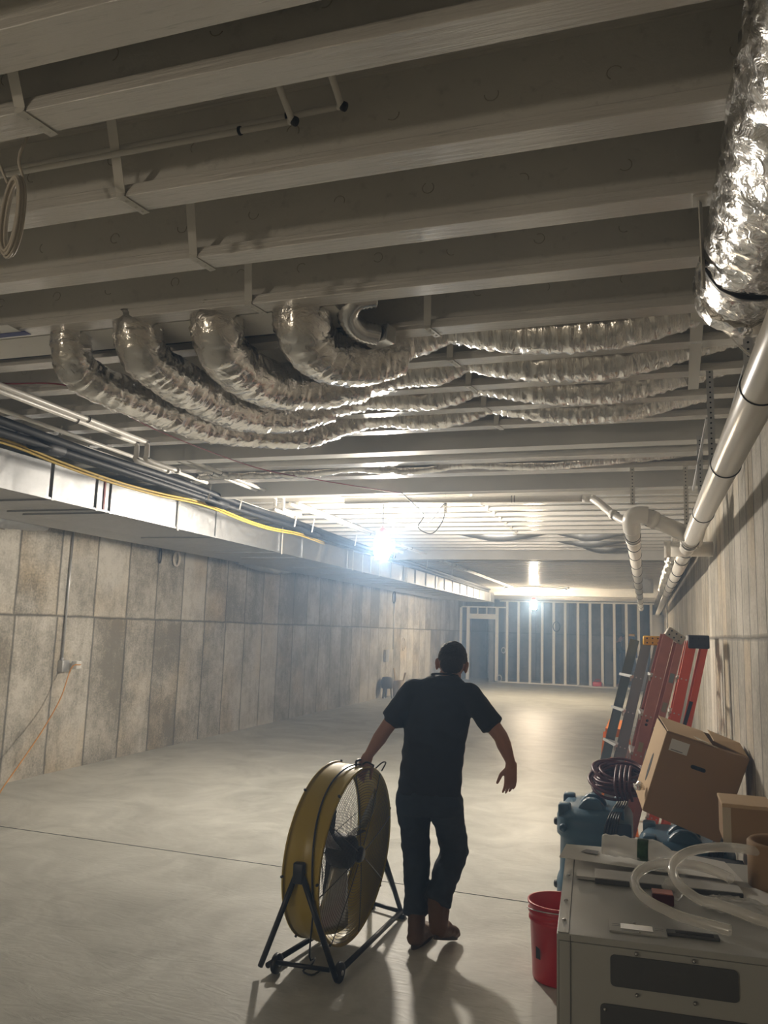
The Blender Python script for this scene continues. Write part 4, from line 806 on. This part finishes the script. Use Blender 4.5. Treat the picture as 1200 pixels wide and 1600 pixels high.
MB().lathe([(0, .012), (.035, .012), (.042, .0), (.042, -.012), (0, -.012)], fp(.022, 0, 0), FN, 28).build('guard_hub', mt['blk'], t)
MB().lathe([(0, .015), (.07, .012), (.085, 0), (.088, -.10), (.07, -.125), (0, -.13)], fp(-.035, 0, 0), FN, 32).build('motor', mt['motor'], t)
MB().bar(fp(-.165, -FR+.01, 0), fp(-.165, FR-.01, 0), .035, .006).bar(fp(-.165, 0, -FR+.01), fp(-.165, 0, FR-.01), .006, .035).build('motor_bracket', mt['blk'], t)
for k in range(3):
    a0 = 2*pi*k/3+.55; vs = []; nr, na = 8, 7
    for i in range(nr):
        R = .07+(FR-.10)*i/(nr-1); sp = .55*(.75+.5*i/(nr-1))
        for q in range(na):
            f = q/(na-1)-.5; a = a0+f*sp-.15*i/(nr-1)
            vs.append(fp(-.10+f*.085+.02*(1-4*f*f), R*cos(a), R*sin(a)))
    fs = [(i*na+q, i*na+q+1, (i+1)*na+q+1, (i+1)*na+q) for i in range(nr-1) for q in range(na-1)]
    o = MB().add(vs, fs, True).build('blade', mt['blade'], t); s_ = o.modifiers.new('solid', 'SOLIDIFY'); s_.thickness = .003
# power cord over the drum
cp = []
for a in [radians(x) for x in range(80, 205, 6)]:
    n_ = -.05-.05*sin((a-1.4)*2.2)*.6; cp.append(fp(n_, (FR+.011)*cos(a), (FR+.011)*sin(a)))
MB().tube(smooth([fp(.03, .06, FR+.012), fp(.0, .03, FR+.03), fp(-.03, .05, FR+.014)]+cp+[fp(-.12, -FR*.5, -FR-.03), fp(-.10, -FR*.45, -FR-.04), V(-1.63, 4.0, .03), V(-1.66, 3.96, .012), V(-1.60, 3.93, .012), V(-1.58, 4.0, .012)], 3), .0048, 8).build('power_cord', mt['blk'], t)
MB().tube(smooth([fp(-.01, .17, FR-.03), fp(.03, .18, FR+.012), fp(.035, .22, FR+.005), fp(.01, .23, FR-.045)], 6), .004, 8).build('cord_hook', mt['blk'], t)
MB().tube(smooth([fp(-.06, .02, FR), fp(-.06, .03, FR+.03), fp(-.06, .19, FR+.01), fp(-.06, .20, FR-.05)], 6), .007, 10).build('carry_handle', mt['blk'], t)
for a in (75, 20, -35, 130, 185, 238):
    a = radians(a)
    for n_ in (0, -FW): MB().lathe([(0, .014), (.007, .012), (.007, 0)], fp(n_, (FR+.004)*cos(a), (FR+.004)*sin(a)), FE*cos(a)+FU*sin(a), 10).build('bolt', mt['blk'], t)
# stand
NP, FP = fp(-FW/2, -FR-.018, 0), fp(-FW/2, FR+.018, 0)
c1, c2, c3, c4_ = V(-1.815, 3.875, .045), V(-1.462, 3.895, .045), V(-1.43, 4.90, .035), V(-1.655, 4.98, .035)
def tb(pts, r=.0145): return MB().tube(pts, r, 14)
tb([c1+V(.02, 0, .02), c2+V(-.03, 0, .02)], .011).build('cross_bar', mt['blk'], t)
tb(smooth([c2+V(0, 0, .0), c3], 2)).build('side_bar', mt['blk'], t); tb([c1, c4_]).build('side_bar', mt['blk'], t); tb([c4_, c3], .012).build('cross_bar', mt['blk'], t)
for P_, qa, qb in ((NP, c1+V(-.03, -.02, -.0), c2+V(.01, -.02, 0)), (FP, c4_, c3)):
    o = tb([P_+V(-.012, 0, .0), qa]).build('upright', mt['blk'], t); tb([P_+V(.012, 0, .0), qb]).build('upright', mt['blk'], t)
    MB().rbox(P_.x-.028, P_.x+.028, P_.y-.02, P_.y+.02, P_.z-.05, P_.z+.05, .008).build('pivot_clamp', mt['blk'], t)
for q in (c1+V(.035, .03, 0), c2+V(.01, .03, 0)):
    w = MB().lathe([(0, -.016), (.030, -.016), (.044, -.013), (.048, -.008), (.048, .008), (.044, .013), (.030, .016), (0, .016)], V(q.x, q.y, .049), V(1, -.08, 0), 28).build('wheel', mt['blk'], t)
    MB().lathe([(0, .02), (.012, .019), (.012, .012)], V(q.x, q.y, .049), V(1, -.08, 0), 14).build('wheel_hub', mt['steel'], w)
for q in (c3, c4_): MB().rbox(q.x-.03, q.x+.03, q.y-.03, q.y+.03, .002, .03, .006).build('rubber_foot', mt['blk'], t)
MB().bar(FP.lerp(c3, .45)+V(-.01, 0, 0), FP.lerp(c3, .75), .035, .02).build('latch', mt['blk'], t)

# ------------------------------------------------------------------ people
def capsule(mb, a, b, ra, rb, n=20):
    a, b = Vector(a), Vector(b); d = (b-a); L = d.length; d.normalize(); ref = V(0, 0, 1) if abs(d.z) < .9 else V(1, 0, 0)
    e1 = (ref-d*ref.dot(d)).normalized(); e2 = d.cross(e1); vs = []; prof = []
    for k in range(7): t_ = pi/2*(1-k/6); prof.append((ra*cos(t_), -ra*sin(t_)))
    for k in range(7): t_ = pi/2*k/6; prof.append((rb*cos(t_), L+rb*sin(t_)))
    for r, h in prof:
        r = max(r, 1e-4)
        for k in range(n): q = 2*pi*k/n; vs.append(a+d*h+(e1*cos(q)+e2*sin(q))*r)
    mb.add(vs, [(i*n+k, i*n+(k+1) % n, (i+1)*n+(k+1) % n, (i+1)*n+k) for i in range(len(prof)-1) for k in range(n)], True)
    i0 = len(mb.v)-len(prof)*n; mb.f += [tuple(i0+k for k in range(n))[::-1], tuple(i0+(len(prof)-1)*n+k for k in range(n))]; mb.sm += [True]*2; mb.mi += [mb.m]*2
    return mb
def chain(mb, pts, rs):
    for (a, b), (ra, rb) in zip(zip(pts, pts[1:]), zip(rs, rs[1:])): capsule(mb, a, b, ra, rb)
def skinned(mb, name, mat, parent, vox, it=6, wr=0, wrs=9):
    o = mb.build('raw_'+name, mat, None); r = o.modifiers.new('r', 'REMESH'); r.mode = 'VOXEL'; r.voxel_size = vox
    s_ = o.modifiers.new('s', 'SMOOTH'); s_.iterations = it; s_.factor = .6
    dg = bpy.context.evaluated_depsgraph_get(); me = bpy.data.meshes.new_from_object(o.evaluated_get(dg)); me.name = name
    bpy.data.objects.remove(o)
    if wr:
        for v in me.vertices:
            c = v.co; w = noise.noise(V(c.x*wrs, c.y*wrs, c.z*wrs*1.9))+.5*noise.noise(c*wrs*2.5); v.co = c+v.normal*w*wr
    inv = INV[parent.name]; me.transform(inv)
    for p in me.polygons: p.use_smooth = True
    me.materials.clear(); me.materials.append(mat)
    n = bpy.data.objects.new(name, me); COL.objects.link(n); n.parent = parent; INV[n.name] = inv; return n
def hand(mb, wr, d, pn, th, curl, r=.0092, s=1.0):
    """wrist, finger direction, palm normal (side the fingers curl to), thumb side, curl angle"""
    d = Vector(d).normalized(); pn = Vector(pn); pn = (pn-d*pn.dot(d)).normalized(); th = Vector(th); th = (th-d*th.dot(d)-pn*th.dot(pn)).normalized()
    wr = Vector(wr)
    for q in (-.024, -.008, .010, .026):
        capsule(mb, wr+th*q*.7*s, wr+d*.088*s+th*q*s, .0165*s, .0135*s)
    for i, (q, L) in enumerate(((.030, .072), (.010, .080), (-.010, .074), (-.029, .058))):
        p = wr+d*.088*s+th*q*s; a = 0
        for k, f in enumerate((.45, .32, .23)):
            a += curl*(.7+.12*i)*(1 if k else .8); dd = (d*cos(a)+pn*sin(a)+th*(q*1.5)).normalized(); p2 = p+dd*L*f*s
            capsule(mb, p, p2, (r-.0006*k)*s, (r-.0012-.0006*k)*s, 12); p = p2
    p = wr+d*.028*s+th*.026*s; dd = (d*.75+th*.75+pn*.25).normalized(); p2 = p+dd*.042*s; capsule(mb, p, p2, .0145*s, .0115*s, 12)
    dd = (d*.95+th*.25+pn*.35).normalized(); p3 = p2+dd*.03*s; capsule(mb, p2, p3, .0112*s, .0098*s, 12); capsule(mb, p3, p3+dd*.022*s, .0098*s, .0082*s, 12)
def head(mb, hb, c, f, up, s=1.0):
    f = Vector(f).normalized(); up = Vector(up); up = (up-f*up.dot(f)).normalized(); sd = f.cross(up).normalized()   # sd = person's right
    R = Matrix((sd, f, up)).transposed(); P = lambda a, b, c_: c+R@V(a, b, c_)*s
    mb.ell(P(0, -.008, .025), .074*s, .096*s, .092*s, R); mb.ell(P(0, .035, -.045), .056*s, .060*s, .066*s, R); mb.ell(P(0, .062, -.088), .030*s, .026*s, .022*s, R)
    mb.ell(P(0, -.045, -.03), .060*s, .05*s, .06*s, R)
    capsule(mb, P(0, .085, .008), P(0, .108, -.028), .009*s, .013*s, 12)
    for q in (-1, 1):
        mb.ell(P(q*.028, .074, .018), .018*s, .012*s, .009*s, R); mb.ell(P(q*.077, -.004, -.008), .010*s, .02*s, .032*s, R); mb.ell(P(q*.083, -.014, .003), .008*s, .012*s, .022*s, R)
    mb.ell(P(0, .090, -.058), .024*s, .010*s, .005*s, R); mb.ell(P(0, .088, -.067), .021*s, .010*s, .005*s, R)
    hb.ell(P(0, -.016, .038), .079*s, .099*s, .086*s, R); hb.ell(P(0, -.058, -.026), .062*s, .044*s, .062*s, R); hb.ell(P(0, .02, .085), .060*s, .06*s, .040*s, R)
    for q in (-1, 1): hb.ell(P(q*.068, .01, .028), .014*s, .04*s, .035*s, R)
    return P, R
def shoe(mb, sb, heel, toe, up, s=1.0):
    heel, toe, up = Vector(heel), Vector(toe), Vector(up); d = (toe-heel).normalized(); up = (up-d*up.dot(d)).normalized(); sd = d.cross(up); L = (toe-heel).length
    P = lambda a, b, c_: heel+d*a*L+sd*b+up*c_
    for q in (-.012, .012): chain(mb, [P(.12, q, .045), P(.45, q, .043), P(.72, q*1.6, .040), P(.9, q*1.2, .034)], [.036*s, .036*s, .035*s, .030*s])
    capsule(mb, P(.14, 0, .05), P(.17, 0, .14), .042*s, .046*s); capsule(mb, P(.14, 0, .04), P(.5, 0, .06), .04*s, .036*s)
    out = []
    for k in range(28):
        a = 2*pi*k/28; x = .5+.53*cos(a); w = (.042+.010*cos(a))*s; out.append(P(x, w*sin(a)*(1 if abs(cos(a)) < .9 else 1), 0))
    sb.prism(out, up*.022)

# walking man
t = thing('person', 'man in black t-shirt, dark jeans and tan boots, walking away pulling the yellow fan', 'person', (-1.17, 4.55, 0))
dy = .05
hc = V(-1.088, 4.655, 1.522); nk = V(-1.115, 4.58, 1.43)
sL, sR = V(-1.292, 4.53, 1.362), V(-.940, 4.53, 1.350)
eL, eR = V(-1.432, 4.47, 1.145), V(-.768, 4.50, 1.155)
wL, wR = V(-1.505, 4.395, 1.003), V(-.716, 4.55, 1.005)
body, hairb = MB(), MB()
head(body, hairb, hc, (-.20, .80, -.55), (-.02, .5, .9), 1.10)
capsule(body, nk+V(0, 0, -.04), hc+V(0, -.02, -.03), .060, .056)
# trunk under the clothes keeps the body one surface
chain(body, [V(-1.125, 4.54, 1.34), V(-1.15, 4.55, 1.1), V(-1.18, 4.55, .85)], [.07, .08, .08])
for s_, e_, w_ in ((sL, eL, wL), (sR, eR, wR)):
    chain(body, [V(nk.x, 4.54, 1.32), s_], [.055, .045]); chain(body, [s_, s_.lerp(e_, .45), e_], [.050, .048, .040])
    chain(body, [e_, e_.lerp(w_, .3), e_.lerp(w_, .8), w_], [.040, .041, .029, .025])
hand(body, wL, (-.25, -.30, -.72), (-.25, .9, -.4), (.9, .2, 0), .75, s=.95)
hand(body, wR, (-.03, .0, -1), (-.55, .75, 0), (-.8, .35, 0), .33, s=1.0)
hL, hR = V(-1.275, 4.55, .76), V(-1.085, 4.55, .76); kL, kR = V(-1.262, 4.60, .475), V(-1.052, 4.66, .49); aL, aR = V(-1.228, 4.525, .160), V(-1.108, 4.485, .245)
for h_, k_, a_ in ((hL, kL, aL), (hR, kR, aR)):
    chain(body, [V(-1.18, 4.55, .83), h_, k_, a_], [.075, .06, .045, .035])
chain(body, [aL, V(-1.222, 4.50, .07), V(-1.21, 4.62, .05)], [.035, .035, .03]); chain(body, [aR, V(-1.10, 4.46, .15), V(-1.085, 4.55, .09)], [.035, .035, .03])
skinned(body, 'body', mt['skin'], t, .0045, 4)
skinned(hairb, 'hair', mt['hair'], t, .006, 2, .003, 60)
sh = MB().loft([(V(-1.180, 4.55, .802), .183, .125), (V(-1.178, 4.55, .86), .182, .124), (V(-1.168, 4.55, .98), .180, .118), (V(-1.155, 4.545, 1.10), .180, .118), (V(-1.143, 4.54, 1.20), .186, .122), (V(-1.130, 4.54, 1.29), .193, .120), (V(-1.122, 4.545, 1.365), .185, .112), (V(-1.117, 4.555, 1.415), .145, .10), (V(-1.113, 4.57, 1.452), .098, .082), (V(-1.112, 4.585, 1.468), .075, .07)], 40)
for s_, e_, xx in ((sL, eL, 1), (sR, eR, -1)):
    chain(sh, [V(-1.12, 4.55, 1.35), s_+V(.01*xx, 0, .01)], [.095, .072]); chain(sh, [s_, s_.lerp(e_, .62 if xx > 0 else .60)], [.070, .068])
    q = s_.lerp(e_, .60); q2 = s_.lerp(e_, .74)
    sh.lathe([(.001, 0), (.066, 0), (.071, (q2-q).length), (.001, (q2-q).length)], q, (q2-q), 24)
skinned(sh, 'shirt', mt['shirt'], t, .008, 5, .007, 11)
jn = MB().loft([(V(-1.18, 4.55, .70), .190, .128), (V(-1.18, 4.55, .76), .197, .132), (V(-1.18, 4.55, .83), .180, .122)], 36)
def leg(h_, k_, a_, r, br):
    chain(jn, [h_, h_.lerp(k_, .5), k_], [r[0], r[1], r[2]]); chain(jn, [k_, k_.lerp(a_, .45), a_.lerp(k_, .12)], [r[2], r[3], r[4]])
    dd = (a_-k_).normalized(); q = a_-dd*.105; jn.lathe([(.001, 0), (r[4], 0), (r[4]+.010, .10), (.001, .10)], q, dd, 24)
leg(hL, kL, aL, (.104, .088, .080, .074, .066), 0); leg(hR, kR, aR, (.104, .086, .080, .078, .070), 0)
skinned(jn, 'jeans', mt['jean'], t, .008, 4, .009, 12)
bt, so = MB(), MB()
shoe(bt, so, V(-1.228, 4.455, .003), V(-1.205, 4.745, .003), (0, 0, 1)); shoe(bt, so, V(-1.095, 4.42, .085), V(-1.050, 4.675, .010), (.02, .28, .95)); chain(bt, [V(-1.225, 4.50, .06), aL+V(0, -.005, .02)], [.046, .050]); chain(bt, [V(-1.095, 4.465, .13), aR+V(0, -.005, .02)], [.046, .050])
skinned(bt, 'boots', mt['boot'], t, .006, 4, .003, 25); so.build('boot_soles', mt['sole'], t, .003)
MB().tube([(-1.112+.076*cos(a), 4.587+.072*sin(a), 1.466-.012*sin(a)) for a in [2*pi*k/32 for k in range(32)]], .006, 8, closed=True).build('collar', mt['shirt'], t)

# distant worker behind the stud wall, on the far side by a blue ladder
t = thing('person', 'distant person in dark clothes bending toward the blue ladder behind the stud wall', 'person', (-.95, 29.6, 0))
bd, hb, cl, tr = MB(), MB(), MB(), MB()
X, Y = -.93, 29.6
head(bd, hb, V(X+.12, Y, 1.72), (.8, .1, -.45), (.4, 0, .9)); capsule(bd, (X+.03, Y, 1.52), (X+.10, Y, 1.68), .055, .05)
for q in (-1, 1):
    chain(bd, [V(X, Y+q*.17, 1.45), V(X+.12, Y+q*.2, 1.22), V(X+.35, Y+q*.12, 1.22)], [.05, .04, .028]); hand(bd, V(X+.35, Y+q*.12, 1.22), (1, 0, 0), (0, 0, -1), (0, -q, 0), .5)
    chain(tr, [V(X-.08, Y+q*.09, .92), V(X-.02, Y+q*.11, .5), V(X-.08, Y+q*.12, .09)], [.10, .08, .06])
    chain(cl, [V(X, Y+q*.17, 1.45), V(X+.12, Y+q*.2, 1.22), V(X+.25, Y+q*.15, 1.22)], [.075, .06, .05])
    chain(bd, [V(X-.04, Y+q*.1, .5), V(X-.08, Y+q*.12, .06), V(X+.08, Y+q*.13, .04)], [.06, .045, .04])
chain(bd, [V(X-.06, Y, .95), V(X, Y, 1.45)], [.12, .12])
cl.loft([(V(X-.08, Y, .85), .13, .18), (V(X-.08, Y, 1.05), .14, .18), (V(X-.03, Y, 1.3), .13, .2), (V(X+.01, Y, 1.48), .10, .19), (V(X+.03, Y, 1.55), .06, .07)])
skinned(bd, 'body', mt['skin'], t, .008, 3); skinned(hb, 'hair', mt['hair'], t, .01, 2); skinned(cl, 'jacket', mt['navy'], t, .014, 4, .01, 9); skinned(tr, 'trousers', mt['navy'], t, .014, 4, .01, 9)
t = thing('step_ladder', 'blue a-frame step ladder standing open behind the stud wall', 'ladder', (-.55, 29.7, 0))
for y in (29.5, 29.9):
    MB().bar((-.88, y, 0), (-.50, y, 1.75), .07, .03, (0, 1, 0)).build('front_rail', mt['bflad'], t); MB().bar((-.12, y, 0), (-.42, y, 1.75), .05, .03, (0, 1, 0)).build('rear_rail', mt['bflad'], t)
for k in range(1, 6): MB().bar((-.88+.063*k, 29.5, .29*k), (-.88+.063*k, 29.9, .29*k), .09, .02).build('step', mt['alust'], t)
MB().bar((-.65, 29.5, 1.15), (-.28, 29.5, 1.15), .02, .02).build('spreader', mt['alust'], t)
MB().rbox(-.56, -.36, 29.45, 29.95, 1.75, 1.83, .01).build('top_cap', mt['ycap'], t)

# ------------------------------------------------------------------ added blue scatter volume standing in for the lens glow around the lamp
if GLOW_HAZE > 0:
    m = bpy.data.materials.new('glow_haze'); m.use_nodes = True; nt = m.node_tree; nt.nodes.remove(nt.nodes['Principled BSDF'])
    vs = nt.nodes.new('ShaderNodeVolumeScatter'); vs.inputs['Color'].default_value = (.42, .65, 1.0, 1); vs.inputs['Density'].default_value = GLOW_HAZE; vs.inputs['Anisotropy'].default_value = .35
    nt.links.new(vs.outputs[0], nt.nodes['Material Output'].inputs['Volume'])
    o = MB().box(XL+.01, XR-.01, YB+.01, YF-.01, .01, ZD-.01).build('glow_haze', m); o['kind'] = 'stuff'; tag(o, 'added thin bluish haze filling the basement to give the glow around the lamps', 'haze', None, 'stuff')
